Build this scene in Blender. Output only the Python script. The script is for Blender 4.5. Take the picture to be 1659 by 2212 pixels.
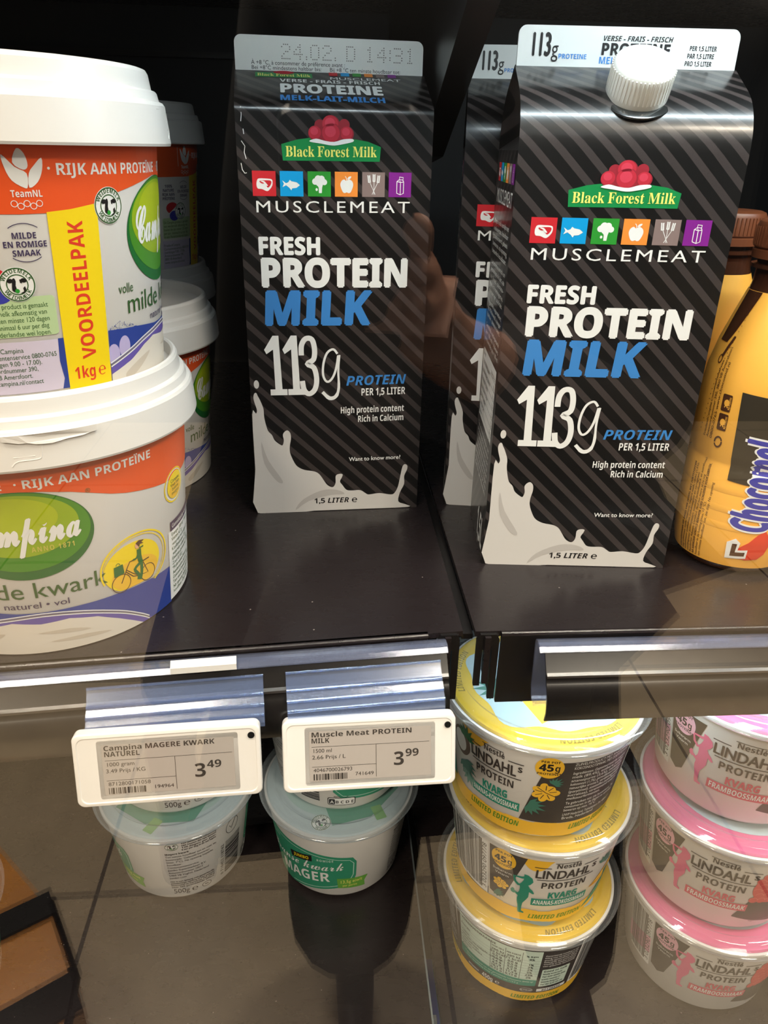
import bpy, math, random
from mathutils import Vector, Matrix
from mathutils.geometry import tessellate_polygon
random.seed(7)
K = 1.118e-3                      # lengths below are written in units of 1.118 mm
PI = math.pi
SC = bpy.context.scene
COL = SC.collection
for o in list(bpy.data.objects):
    bpy.data.objects.remove(o)

# ------------------------------------------------------------------ camera
CAMF = 1633.4
pitch, yaw, roll = 0.45112, 0.08003, 0.02404
CAM = Vector((-12.744, -339.493, 175.501))
Fv = Vector((math.sin(yaw)*math.cos(pitch), math.cos(yaw)*math.cos(pitch), -math.sin(pitch)))
Rv = Vector((math.cos(yaw), -math.sin(yaw), 0))
Uv = Rv.cross(Fv)
R2 = Rv*math.cos(roll)+Uv*math.sin(roll)
U2 = -Rv*math.sin(roll)+Uv*math.cos(roll)
cd = bpy.data.cameras.new('camera'); cam = bpy.data.objects.new('camera', cd); COL.objects.link(cam)
m = Matrix((R2, U2, -Fv)).transposed().to_4x4(); m.translation = CAM*K
cam.matrix_world = m
cd.sensor_fit = 'VERTICAL'; cd.sensor_height = 36.0; cd.lens = 36.0*CAMF/2212.0
cd.clip_start = 0.002; cd.clip_end = 50
SC.camera = cam

# ------------------------------------------------------------------ light and exposure
SC.view_settings.view_transform = 'Standard'
SC.view_settings.look = 'None'
SC.view_settings.gamma = 1.0
SC.view_settings.use_curve_mapping = False
SC.view_settings.exposure = 0.0
W = bpy.data.worlds.new('world'); SC.world = W; W.use_nodes = True
W.node_tree.nodes['Background'].inputs[0].default_value = (0.9, 0.85, 0.8, 1)
W.node_tree.nodes['Background'].inputs[1].default_value = 0.012
CEIL_POWER = 46.0
CEIL_COL = (1.0, 0.865, 0.70)
LED_COL = (0.80, 0.94, 1.0)
LED_TOP, LED_LOW = 88.0, 70.0
def area(name, loc, size, power, col, rot=(0, 0, 0)):
    l = bpy.data.lights.new(name, 'AREA'); l.shape = 'RECTANGLE'; l.size = size[0]*K; l.size_y = size[1]*K
    l.energy = power; l.color = col
    o = bpy.data.objects.new(name, l); COL.objects.link(o); o.location = Vector(loc)*K; o.rotation_euler = rot
    return o
for lx, ly, k in ((-1500, -700, 0.85), (-500, -620, 0.85), (650, -620, 0.85), (1700, -700, 0.85), (-1100, -2000, 1.75), (1100, -2000, 1.75)):
    area('ceiling_lamp', (lx, ly, 1780), (600, 300), CEIL_POWER*k, CEIL_COL)

# ------------------------------------------------------------------ materials
def L(r, g, b):
    f = lambda c: c/12.92 if c <= 0.04045 else ((c+0.055)/1.055)**2.4
    return (f(r/255), f(g/255), f(b/255), 1)
MATS = {}
def mat(name, rgb=(200, 200, 200), rough=0.45, metal=0.0, spec=0.5, coat=0.0, noise=None, sub=0.0):
    if name in MATS: return MATS[name]
    m = bpy.data.materials.new(name); m.use_nodes = True
    n = m.node_tree.nodes; b = n['Principled BSDF']
    b.inputs['Base Color'].default_value = L(*rgb)
    b.inputs['Roughness'].default_value = rough
    b.inputs['Metallic'].default_value = metal
    b.inputs['Specular IOR Level'].default_value = spec
    b.inputs['Coat Weight'].default_value = coat
    b.inputs['Coat Roughness'].default_value = 0.16
    if noise:                                     # fine unevenness of colour
        sc, amt = noise
        tc = n.new('ShaderNodeTexCoord'); nz = n.new('ShaderNodeTexNoise'); nz.inputs['Scale'].default_value = sc; nz.inputs['Detail'].default_value = 5
        mx = n.new('ShaderNodeMix'); mx.data_type = 'RGBA'; mx.blend_type = 'MULTIPLY'; mx.inputs['Factor'].default_value = amt
        lk = m.node_tree.links
        lk.new(tc.outputs['Object'], nz.inputs['Vector']); mx.inputs['A'].default_value = L(*rgb)
        lk.new(nz.outputs['Fac'], mx.inputs['B']); lk.new(mx.outputs['Result'], b.inputs['Base Color'])
    MATS[name] = m
    return m
def clear(name, tint=(0.97, 0.98, 0.98), refl=0.04, milky=0.0, rough=0.0, milk=(230, 235, 240), gain=0.9):
    """thin clear sheet: transparent, Fresnel-weighted mirror, a little scatter"""
    if name in MATS: return MATS[name]
    m = bpy.data.materials.new(name); m.use_nodes = True
    nt = m.node_tree; n = nt.nodes; lk = nt.links
    n.remove(n['Principled BSDF']); out = n['Material Output']
    tr = n.new('ShaderNodeBsdfTransparent'); tr.inputs[0].default_value = (*tint, 1)
    gl = n.new('ShaderNodeBsdfGlossy'); gl.inputs['Roughness'].default_value = rough; gl.inputs['Color'].default_value = (1, 1, 1, 1)
    lw = n.new('ShaderNodeLayerWeight'); lw.inputs['Blend'].default_value = 0.5
    pw = n.new('ShaderNodeMath'); pw.operation = 'POWER'; pw.inputs[1].default_value = 5
    ma = n.new('ShaderNodeMath'); ma.operation = 'MULTIPLY_ADD'; ma.inputs[1].default_value = gain; ma.inputs[2].default_value = refl
    lk.new(lw.outputs['Facing'], pw.inputs[0]); lk.new(pw.outputs[0], ma.inputs[0])
    base = tr
    if milky > 0:
        df = n.new('ShaderNodeBsdfDiffuse'); df.inputs[0].default_value = L(*milk)
        m2 = n.new('ShaderNodeMixShader'); m2.inputs[0].default_value = milky
        lk.new(tr.outputs[0], m2.inputs[1]); lk.new(df.outputs[0], m2.inputs[2]); base = m2
    mx = n.new('ShaderNodeMixShader')
    lk.new(ma.outputs[0], mx.inputs[0]); lk.new(base.outputs[0], mx.inputs[1]); lk.new(gl.outputs[0], mx.inputs[2])
    lk.new(mx.outputs[0], out.inputs[0])
    MATS[name] = m
    return m
def emit(name, col, strength):
    m = bpy.data.materials.new(name); m.use_nodes = True
    b = m.node_tree.nodes['Principled BSDF']; b.inputs['Base Color'].default_value = (0.8, 0.8, 0.8, 1)
    b.inputs['Emission Color'].default_value = (*col, 1); b.inputs['Emission Strength'].default_value = strength
    return m
def nodes(m): return m.node_tree.nodes, m.node_tree.links, m.node_tree.nodes['Principled BSDF']
def math_n(n, op, a=None, b=None, c=None):
    q = n.new('ShaderNodeMath'); q.operation = op
    for i, x in enumerate((a, b, c)):
        if x is not None: q.inputs[i].default_value = x
    return q

def stripes_mat():
    m = mat('striped_carton_black', (20, 19, 19), 0.3, coat=0.35)
    n, lk, b = nodes(m)
    tc = n.new('ShaderNodeTexCoord'); sp = n.new('ShaderNodeSeparateXYZ'); lk.new(tc.outputs['Object'], sp.inputs[0])
    ax = math_n(n, 'ADD'); lk.new(sp.outputs[0], ax.inputs[0]); lk.new(sp.outputs[1], ax.inputs[1])
    s1 = math_n(n, 'MULTIPLY', None, 0.69/(6.6*K)); lk.new(ax.outputs[0], s1.inputs[0])
    s2 = math_n(n, 'MULTIPLY_ADD', None, 0.72/(6.6*K)); lk.new(sp.outputs[2], s2.inputs[0]); lk.new(s1.outputs[0], s2.inputs[2])
    fr = math_n(n, 'FRACT'); lk.new(s2.outputs[0], fr.inputs[0])
    gt = math_n(n, 'GREATER_THAN', None, 0.6); lk.new(fr.outputs[0], gt.inputs[0])
    nz = n.new('ShaderNodeTexNoise'); nz.inputs['Scale'].default_value = 2500; lk.new(tc.outputs['Object'], nz.inputs['Vector'])
    mu = math_n(n, 'MULTIPLY_ADD', None, 0.5, 0.62); lk.new(nz.outputs['Fac'], mu.inputs[0])
    g2 = math_n(n, 'MULTIPLY'); lk.new(gt.outputs[0], g2.inputs[0]); lk.new(mu.outputs[0], g2.inputs[1])
    mx = n.new('ShaderNodeMix'); mx.data_type = 'RGBA'; mx.inputs['A'].default_value = L(20, 19, 19); mx.inputs['B'].default_value = L(64, 57, 56)
    lk.new(g2.outputs[0], mx.inputs['Factor']); lk.new(mx.outputs['Result'], b.inputs['Base Color'])
    return m
def shelf_mat():
    m = mat('dark_shelf_metal', (31, 25, 26), 0.3, spec=0.5)
    n, lk, b = nodes(m)
    tc = n.new('ShaderNodeTexCoord')
    sc = n.new('ShaderNodeMapping'); lk.new(tc.outputs['Object'], sc.inputs[0]); sc.inputs['Rotation'].default_value = (0, 0, 0.9); sc.inputs['Scale'].default_value = (20, 60, 40)
    nz = n.new('ShaderNodeTexNoise'); nz.inputs['Scale'].default_value = 3.0; nz.inputs['Detail'].default_value = 8; lk.new(sc.outputs[0], nz.inputs['Vector'])
    rp = n.new('ShaderNodeMapRange'); rp.inputs[1].default_value = 0.3; rp.inputs[2].default_value = 0.75; rp.inputs[3].default_value = 0.26; rp.inputs[4].default_value = 0.30
    lk.new(nz.outputs['Fac'], rp.inputs[0]); lk.new(rp.outputs[0], b.inputs['Roughness'])
    # dust specks
    vo = n.new('ShaderNodeTexVoronoi'); vo.inputs['Scale'].default_value = 90; lk.new(tc.outputs['Object'], vo.inputs['Vector'])
    lt = math_n(n, 'LESS_THAN', None, 0.035); lk.new(vo.outputs['Distance'], lt.inputs[0])
    mx = n.new('ShaderNodeMix'); mx.data_type = 'RGBA'; mx.inputs['A'].default_value = L(31, 25, 26); mx.inputs['B'].default_value = L(120, 110, 105)
    lk.new(lt.outputs[0], mx.inputs['Factor']); lk.new(mx.outputs['Result'], b.inputs['Base Color'])
    return m
def tile_mat():
    m = mat('floor_tile', (176, 158, 132), 0.42)
    n, lk, b = nodes(m)
    tc = n.new('ShaderNodeTexCoord'); mp = n.new('ShaderNodeMapping'); lk.new(tc.outputs['Object'], mp.inputs[0])
    mp.inputs['Location'].default_value = (429*K, 879*K, 0)
    br = n.new('ShaderNodeTexBrick'); br.offset = 0; br.squash = 1
    br.inputs['Scale'].default_value = 1; br.inputs['Brick Width'].default_value = 598*K; br.inputs['Row Height'].default_value = 598*K
    br.inputs['Mortar Size'].default_value = 4*K; br.inputs['Mortar Smooth'].default_value = 0.2
    br.inputs['Color1'].default_value = L(176, 160, 134); br.inputs['Color2'].default_value = L(170, 152, 126); br.inputs['Mortar'].default_value = L(84, 72, 60)
    lk.new(mp.outputs[0], br.inputs['Vector'])
    nz = n.new('ShaderNodeTexNoise'); nz.inputs['Scale'].default_value = 14; nz.inputs['Detail'].default_value = 9; lk.new(tc.outputs['Object'], nz.inputs['Vector'])
    rp = n.new('ShaderNodeMapRange'); rp.inputs[3].default_value = 0.78; rp.inputs[4].default_value = 1.18; lk.new(nz.outputs['Fac'], rp.inputs[0])
    mx = n.new('ShaderNodeMix'); mx.data_type = 'RGBA'; mx.blend_type = 'MULTIPLY'; mx.inputs['Factor'].default_value = 1
    lk.new(br.outputs['Color'], mx.inputs['A']); lk.new(rp.outputs[0], mx.inputs['B']); lk.new(mx.outputs['Result'], b.inputs['Base Color'])
    return m
CARTON = stripes_mat(); SHELF = shelf_mat(); TILE = tile_mat()
BLACK = mat('black_plastic', (17, 16, 17), 0.35)
BLACKM = mat('black_metal', (22, 19, 19), 0.35, noise=(60, 0.4))
WALLM = mat('dark_cabinet_lining', (16, 13, 14), 0.55)
WHITEP = mat('white_bucket_plastic', (226, 223, 219), 0.32, coat=0.15)
LABELW = mat('label_white', (240, 238, 234), 0.4)
GLASS = clear('door_glass', (0.985, 0.99, 0.985), refl=0.058, gain=0.9)
CLEARP = clear('clear_rail_plastic', (0.88, 0.90, 0.96), refl=0.09, milky=0.11, rough=0.12, milk=(180, 190, 225))
HOLDP = clear('clear_holder_plastic', (0.80, 0.86, 0.97), refl=0.09, milky=0.13, rough=0.18, milk=(165, 185, 232))
LIDP = clear('clear_lid_plastic', (0.95, 0.96, 0.97), refl=0.045, milky=0.06, rough=0.07, milk=(225, 230, 232))
LIDJ = clear('clear_lid_hazy', (0.93, 0.95, 0.97), refl=0.04, milky=0.2, rough=0.1, milk=(205, 215, 220))
C = lambda name, r, g, b, rough=0.4, **k: mat('print_'+name, (r, g, b), rough, **k)
P_WHITE = C('white', 238, 238, 236); P_BLACK = C('black', 24, 21, 22); P_GREY = C('grey', 120, 116, 112)
P_BLUE = C('milk_blue', 62, 134, 206); P_RED = C('red', 206, 38, 48); P_CYAN = C('cyan', 0, 158, 222); P_GREEN = C('broccoli_green', 44, 150, 50)
P_ORANGE = C('icon_orange', 246, 146, 58); P_TAUPE = C('taupe', 138, 118, 114); P_PURPLE = C('purple', 132, 32, 142)
P_POM = C('pompom_red', 186, 26, 50, 0.6); P_POM2 = C('pompom_shade', 150, 16, 38, 0.6); P_BANNER = C('banner_green', 14, 136, 70); P_YTXT = C('pale_yellow', 246, 238, 120)
P_OR = C('band_orange', 238, 88, 34); P_YEL = C('stripe_yellow', 248, 216, 20); P_RTXT = C('red_text', 226, 62, 36); P_DG = C('dark_green', 22, 104, 44)
P_MG = C('mid_green', 70, 140, 34); P_LG = C('lime_green', 150, 178, 24); P_LG2 = C('lime_bright', 176, 192, 24); P_FG = C('forest_text', 52, 92, 44)
P_NAVY = C('navy', 44, 66, 150); P_VIO = C('violet', 104, 88, 170); P_LILAC = C('lilac', 190, 178, 220); P_LILB = C('lilac_panel', 212, 202, 222)
P_INK = C('violet_ink', 58, 44, 84); P_CREAM = C('kwark_cream', 226, 218, 206); P_PALEG = C('pale_green', 186, 210, 160)
P_LY = C('lindahl_yellow', 246, 192, 48); P_TEAL = C('teal', 20, 138, 116); P_PINK = C('pink', 232, 112, 152); P_PINKL = C('pale_pink', 240, 184, 204); P_PINKR = C('rose_red', 214, 82, 106)
P_DK = C('panel_dark', 58, 52, 50); P_JG = C('tub_green', 50, 146, 112); P_LIME = C('ribbon_green', 104, 168, 66); P_GREYB = C('foil_greyblue', 176, 196, 200)
P_LEAF = C('leaf_teal', 60, 120, 104); P_RASP = C('raspberry', 218, 70, 74); P_RASP2 = C('raspberry_light', 236, 120, 112); P_BROWN = C('coconut_brown', 96, 64, 44)
P_MINT = C('panel_mint', 206, 226, 212); P_EINK = C('e_ink_grey', 176, 168, 162, 0.55); P_EDK = C('e_ink_dark', 56, 50, 46, 0.6)
P_CB = C('sleeve_orange', 255, 186, 76, 0.35, coat=0.2); P_CDARK = C('choc_panel', 52, 46, 36); P_CBLUE = C('choc_blue', 58, 62, 168); P_CBR = C('choc_brown', 78, 44, 26)
# ------------------------------------------------------------------ mesh helpers
class MB:
    def __init__(s): s.v = []; s.f = []; s.m = []; s.s = []; s.mats = []
    def mi(s, m):
        if m not in s.mats: s.mats.append(m)
        return s.mats.index(m)
    def add(s, vs, fs, m, smooth=False):
        o = len(s.v); s.v += [tuple(v) for v in vs]; i = s.mi(m)
        for f in fs: s.f.append(tuple(o+k for k in f)); s.m.append(i); s.s.append(smooth)
        return s
    def box(s, x0, x1, y0, y1, z0, z1, m, M=None):
        vs = [Vector((x, y, z)) for z in (z0, z1) for y in (y0, y1) for x in (x0, x1)]
        if M: vs = [M @ v for v in vs]
        return s.add(vs, [(0, 2, 3, 1), (4, 5, 7, 6), (0, 1, 5, 4), (2, 6, 7, 3), (0, 4, 6, 2), (1, 3, 7, 5)], m)
    def lathe(s, prof, m, n=96, M=None, c=(0, 0), smooth=True, a0=0, a1=360):
        vs = []; full = (a1-a0 == 360); k = n if full else n+1
        for r, z in prof:
            for i in range(k):
                a = math.radians(a0+(a1-a0)*i/n); v = Vector((c[0]+r*math.cos(a), c[1]+r*math.sin(a), z)); vs.append(M @ v if M else v)
        fs = []
        for j in range(len(prof)-1):
            for i in range(n):
                i2 = (i+1) % k
                fs.append((j*k+i, j*k+i2, (j+1)*k+i2, (j+1)*k+i))
        return s.add(vs, fs, m, smooth)
    def prism(s, poly, p, ex, ey, d, m, smooth=False, taper=1.0):
        """polygon (u,v) in plane p+u*ex+v*ey, swept along vector d"""
        p = Vector(p); ex = Vector(ex); ey = Vector(ey); d = Vector(d); n = len(poly)
        a = [p+ex*u+ey*v for u, v in poly]; b = [q+d for q in a]
        tri = tessellate_polygon([[Vector((u, v, 0)) for u, v in poly]])
        s.add(a+b, [t for t in tri]+[tuple(n+k for k in reversed(t)) for t in tri], m)
        return s.add(a+b, [(i, (i+1) % n, n+(i+1) % n, n+i) for i in range(n)], m, smooth)
    def tube(s, pts, r, m, n=10, smooth=True):
        pts = [Vector(p) for p in pts]; vs = []; rr = r if isinstance(r, (list, tuple)) else [r]*len(pts)
        for i, p in enumerate(pts):
            t = (pts[min(i+1, len(pts)-1)]-pts[max(i-1, 0)]).normalized()
            a = t.cross(Vector((0, 0, 1)) if abs(t.z) < 0.9 else Vector((1, 0, 0))).normalized(); b = t.cross(a)
            vs += [p+(a*math.cos(2*PI*k/n)+b*math.sin(2*PI*k/n))*rr[i] for k in range(n)]
        fs = [(i*n+k, i*n+(k+1) % n, (i+1)*n+(k+1) % n, (i+1)*n+k) for i in range(len(pts)-1) for k in range(n)]
        fs += [tuple(range(n)), tuple(reversed(range((len(pts)-1)*n, len(pts)*n)))]
        return s.add(vs, fs, m, smooth)
    def obj(s, name, parent=None, loc=None, rz=0, sharp=0.6, fix=True):
        me = bpy.data.meshes.new(name)
        me.from_pydata([(v[0]*K, v[1]*K, v[2]*K) for v in s.v], [], s.f)
        for m in s.mats: me.materials.append(m)
        me.polygons.foreach_set('material_index', s.m); me.polygons.foreach_set('use_smooth', s.s)
        me.update()
        if fix and any(s.s): me.set_sharp_from_angle(angle=sharp)
        o = bpy.data.objects.new(name, me); COL.objects.link(o)
        if parent: o.parent = parent
        if loc: o.location = Vector(loc)*K
        o.rotation_euler.z = rz
        return o
def thing(name, label, cat, loc=(0, 0, 0), rz=0, group=None):
    o = bpy.data.objects.new(name, None); COL.objects.link(o); o.empty_display_size = 0.02
    o.location = Vector(loc)*K; o.rotation_euler.z = rz
    return tag(o, label, cat, group)
def tag(o, label, cat, group=None):
    o['label'] = label; o['category'] = cat
    if group: o['group'] = group
    return o
def struct(o): o['kind'] = 'structure'; return o
def dup(root, loc, rz, label, group=None):
    r = root.copy(); COL.objects.link(r); r.location = Vector(loc)*K; r.rotation_euler.z = rz; r['label'] = label
    if group: r['group'] = group
    for ch in list(root.children):
        c = ch.copy(); COL.objects.link(c); c.parent = r
        for g in ch.children:
            d = g.copy(); COL.objects.link(d); d.parent = c
    return r

# ------------------------------------------------------------------ printing: flat artwork that is laid on a surface
def _rng(base, lo, n): return {chr(lo+i): chr(base+i) for i in range(n)}
STY = {}
def _sty(k, up, dn, dg=None):
    d = {}
    for i in range(26): d[chr(65+i)] = chr(up+i); d[chr(97+i)] = chr(dn+i)
    if dg:
        for i in range(10): d[chr(48+i)] = chr(dg+i)
    STY[k] = d
_sty('b', 0x1D5D4, 0x1D5EE, 0x1D7EC); _sty('bi', 0x1D63C, 0x1D656, 0x1D7EC); _sty('se', 0x1D400, 0x1D41A, 0x1D7CE); _sty('sc', 0x1D4D0, 0x1D4EA); STY['r'] = {}
GC = {}
def _geom(s, off):
    c = bpy.data.curves.new('glyph', 'FONT'); c.body = s; c.size = 1; c.resolution_u = 3; c.offset = off
    o = bpy.data.objects.new('glyph', c); COL.objects.link(o)
    dg = bpy.context.evaluated_depsgraph_get()
    me = bpy.data.meshes.new_from_object(o.evaluated_get(dg))
    v = [(q.co.x, q.co.y) for q in me.vertices]; f = [tuple(p.vertices) for p in me.polygons]
    bpy.data.objects.remove(o); bpy.data.curves.remove(c); bpy.data.meshes.remove(me)
    return v, f
def glyph(ch, sty, off):
    key = (ch, sty, off)
    if key in GC: return GC[key]
    q = STY[sty].get(ch, ch); o2 = off
    if q == ch and sty in ('b', 'bi', 'se'): o2 = off+0.022
    if q == ch == 'M': o2 = 0
    v, f = ([], []) if ch == ' ' else _geom(q, o2)
    if ch == ' ': adv = 0.26
    else:
        a, _ = _geom(q+'H', 0); h, _ = _geom('H', 0)
        adv = max(x for x, _ in a)-max(x for x, _ in h)
    GC[key] = (v, f, adv)
    return GC[key]
def smooth(pts, n=4, closed=True):
    out = []; N = len(pts)
    rg = range(N) if closed else range(N-1)
    for i in rg:
        g = (lambda k: pts[k % N]) if closed else (lambda k: pts[max(0, min(N-1, k))])
        p0, p1, p2, p3 = g(i-1), g(i), g(i+1), g(i+2)
        for k in range(n):
            t = k/n
            out.append(tuple(0.5*((2*p1[a])+(-p0[a]+p2[a])*t+(2*p0[a]-5*p1[a]+4*p2[a]-p3[a])*t*t+(-p0[a]+3*p1[a]-3*p2[a]+p3[a])*t**3) for a in (0, 1)))
    if not closed: out.append(pts[-1])
    return out
class Art:
    def __init__(s): s.it = []           # (verts, faces, mat, layer)
    def raw(s, v, f, m, l=1): s.it.append((v, f, m, l))
    def poly(s, pts, m, l=1, sm=0):
        if sm: pts = smooth(pts, sm)
        s.raw(pts, [tuple(t) for t in tessellate_polygon([[Vector((x, y, 0)) for x, y in pts]])], m, l)
    def rect(s, x0, y0, x1, y1, m, l=1): s.raw([(x0, y0), (x1, y0), (x1, y1), (x0, y1)], [(0, 1, 2, 3)], m, l)
    def rrect(s, x0, y0, x1, y1, r, m, l=1):
        p = []
        for cx, cy, a in ((x1-r, y1-r, 0), (x0+r, y1-r, 90), (x0+r, y0+r, 180), (x1-r, y0+r, 270)):
            for k in range(6): t = math.radians(a+18*k); p.append((cx+r*math.cos(t), cy+r*math.sin(t)))
        s.poly(p, m, l)
    def ell(s, cx, cy, rx, ry, m, l=1, n=36, rot=0, y0=None, y1=None):
        p = []; c, q = math.cos(rot), math.sin(rot)
        for i in range(n):
            a = 2*PI*i/n; x = rx*math.cos(a); y = ry*math.sin(a); Y = cy+x*q+y*c
            if y0 is not None: Y = max(y0, Y)
            if y1 is not None: Y = min(y1, Y)
            p.append((cx+x*c-y*q, Y))
        s.raw(p, [tuple(range(n))], m, l)
    def ring(s, cx, cy, rx, ry, w, m, l=1, n=36, a0=0, a1=360):
        v = []; k = n+1
        for i in range(k):
            a = math.radians(a0+(a1-a0)*i/n); v += [(cx+rx*math.cos(a), cy+ry*math.sin(a)), (cx+(rx-w)*math.cos(a), cy+(ry-w)*math.sin(a))]
        s.raw(v, [(2*i, 2*i+2, 2*i+3, 2*i+1) for i in range(n)], m, l)
    def line(s, pts, w, m, l=1, sm=0):
        if sm: pts = smooth(pts, sm, closed=False)
        v = []
        for i, p in enumerate(pts):
            a = pts[max(0, i-1)]; b = pts[min(len(pts)-1, i+1)]; dx, dy = b[0]-a[0], b[1]-a[1]; d = math.hypot(dx, dy) or 1
            ww = w[i*len(w)//len(pts)] if isinstance(w, (list, tuple)) else w
            v += [(p[0]-dy/d*ww/2, p[1]+dx/d*ww/2), (p[0]+dy/d*ww/2, p[1]-dx/d*ww/2)]
        s.raw(v, [(2*i, 2*i+1, 2*i+3, 2*i+2) for i in range(len(pts)-1)], m, l)
    def text(s, t, x, y, h, m, sty='r', w=None, al='l', sh=0.0, rot=0.0, off=0.0, l=2, gap=0.0, arc=None, slope=0.0):
        """h cap height, w fitted width, arc=(cx,cy,r,a0) letters round a circle"""
        k = h/{'b': 0.717, 'bi': 0.714, 'se': 0.678, 'sc': 0.63}.get(sty, 0.682); cur = 0; parts = []
        for ch in t:
            v, f, adv = glyph(ch, sty, 0.0); parts.append((cur, v, f, adv)); cur += adv+gap
        tot = (cur-gap)*k or 1; kx = k*(w/tot) if w else k
        wid = (cur-gap)*kx; ox = {'l': 0, 'c': -wid/2, 'r': -wid}[al]; c, q = math.cos(rot), math.sin(rot)
        for o, v, f, adv in parts:
            if not f: continue
            out = []
            for px, py in v:
                X = ox+(o+px)*kx+sh*py*k; Y = py*k+slope*(ox+(o+px)*kx)
                if arc:
                    A = arc[3]-(ox+(o+adv/2)*kx)/arc[2]*(1 if arc[2] > 0 else 1)
                    lx = (px-adv/2)*kx; ly = py*k; R = abs(arc[2])
                    if arc[2] > 0: out.append((arc[0]+(R+ly)*math.cos(A)+lx*math.sin(A), arc[1]+(R+ly)*math.sin(A)-lx*math.cos(A)))
                    else: out.append((arc[0]+(R-ly)*math.cos(A)-lx*math.sin(A), arc[1]+(R-ly)*math.sin(A)+lx*math.cos(A)))
                else: out.append((x+X*c-Y*q, y+X*q+Y*c))
            s.raw(out, f, m, l)
            if off >= 0.016:                       # heavier weight: the letter is struck again, slightly moved
                g = off*k*0.8
                for j, (gx, gy) in enumerate(((g, 0), (-g, 0), (0, g), (0, -g))): s.raw([(px+gx, py+gy) for px, py in out], f, m, l)
    def lines(s, ls, x, y, h, dy, m, **k):
        for i, t in enumerate(ls): s.text(t, x, y-i*dy, h, m, **k)
    def barcode(s, x0, y0, x1, y1, m, l=2, n=30, horiz=False, seed=1):
        r = random.Random(seed); t = 0; cells = []
        while t < 1: w = r.choice((1, 1, 2, 3))/n/2; g = r.choice((1, 1, 2))/n/2; cells.append((t, min(1, t+w))); t += w+g
        for a, b in cells:
            if horiz: s.rect(x0, y0+(y1-y0)*a, x1, y0+(y1-y0)*b, m, l)
            else: s.rect(x0+(x1-x0)*a, y0, x0+(x1-x0)*b, y1, m, l)
    def shift(s, dx, dy=0, sx=1, sy=1):
        a = Art(); a.it = [([(x*sx+dx, y*sy+dy) for x, y in v], f, m, l) for v, f, m, l in s.it]; return a
    def put(s, mb, surf, du=None, dv=None, base=0.05, step=0.045):
        for i, (v, f, m, l) in enumerate(s.it):
            if not f: continue
            V, F = v, f; l += (i % 11)*0.085
            if du: V, F = _strip(V, F, 0, du)
            if dv: V, F = _strip(V, F, 1, dv)
            mb.add([surf(x, y, base+step*l) for x, y in V], F, m)
def _strip(v, f, ax, d):
    out = []; faces = []; idx = {}
    def put(p):
        k = (round(p[0], 5), round(p[1], 5))
        if k not in idx: idx[k] = len(out); out.append(p)
        return idx[k]
    for fc in f:
        P = [v[i] for i in fc]; lo = min(p[ax] for p in P); hi = max(p[ax] for p in P)
        if hi-lo <= d*0.8: faces.append(tuple(put(p) for p in P)); continue
        a = math.floor(lo/d)
        for k in range(a, math.ceil(hi/d)):
            Q = P
            for sgn, lim in ((1, k*d), (-1, (k+1)*d)):
                R = []; n = len(Q)
                for i in range(n):
                    p, q = Q[i], Q[(i+1) % n]; dp = sgn*(p[ax]-lim); dq = sgn*(q[ax]-lim)
                    if dp >= -1e-9: R.append(p)
                    if (dp > 1e-9 and dq < -1e-9) or (dp < -1e-9 and dq > 1e-9):
                        t = dp/(dp-dq); R.append((p[0]+(q[0]-p[0])*t, p[1]+(q[1]-p[1])*t))
                Q = R
                if len(Q) < 3: break
            if len(Q) >= 3:
                g = []
                for p in Q:
                    i = put(p)
                    if i not in g: g.append(i)
                if len(g) >= 3: faces.append(tuple(g))
    return out, faces
def cone(r0, k, RM):                 # surface of a tapered round body: u = arc length, v = height, angle = u/RM degrees
    def f(u, v, e):
        a = math.radians(u/RM); r = r0+k*v+e
        return (r*math.cos(a), r*math.sin(a), v)
    return f
# ------------------------------------------------------------------ the setting: cabinet and store floor
ZL = -265.0        # lower shelf
ZF = -1023.0       # store floor
YG = -141.0        # glass of the cabinet door
LA = (-330.0, -89.4-0.0872*367.0); LB = (37.0, -89.4)          # front edge of the left shelf
def lx(s, f=0.0):                                              # point at x = s on the left front edge, f forward of it
    return (s+0.0869*f, -89.4-0.0872*(37-s)-0.9962*f)
struct(MB().box(-2600, 2600, -3400, YG+10, ZF-20, ZF, TILE).obj('floor'))
struct(MB().box(-420, 420, 338, 350, ZL-80, 420, WALLM).obj('wall_back'))
struct(MB().box(-432, -420, -130, 350, ZL-80, 420, WALLM).obj('wall_left'))
struct(MB().box(420, 432, -130, 350, ZL-80, 420, WALLM).obj('wall_right'))
struct(MB().box(-432, 432, -130, 350, 420, 432, WALLM).obj('ceiling'))
struct(MB().box(-420, 36, 330, 338, 232, 236, BLACKM).obj('trim_1'))
struct(MB().box(-432, 432, -128, 350, ZF, ZL-80, BLACKM).obj('trim_2'))
d = bpy.data.objects.new('door_1', None); COL.objects.link(d); struct(d)
MB().box(-420, 420, YG-2.0, YG+2.0, ZL-60, 400, GLASS).obj('glass_pane', d)
f = MB()
f.box(-432, 432, YG-8, YG+6, ZL-80, ZL-60, BLACK); f.box(-432, 432, YG-8, YG+6, 400, 432, BLACK)
f.box(-432, -420, YG-8, YG+6, ZL-60, 400, BLACK); f.box(420, 432, YG-8, YG+6, ZL-60, 400, BLACK)
f.obj('door_frame', d)

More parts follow.
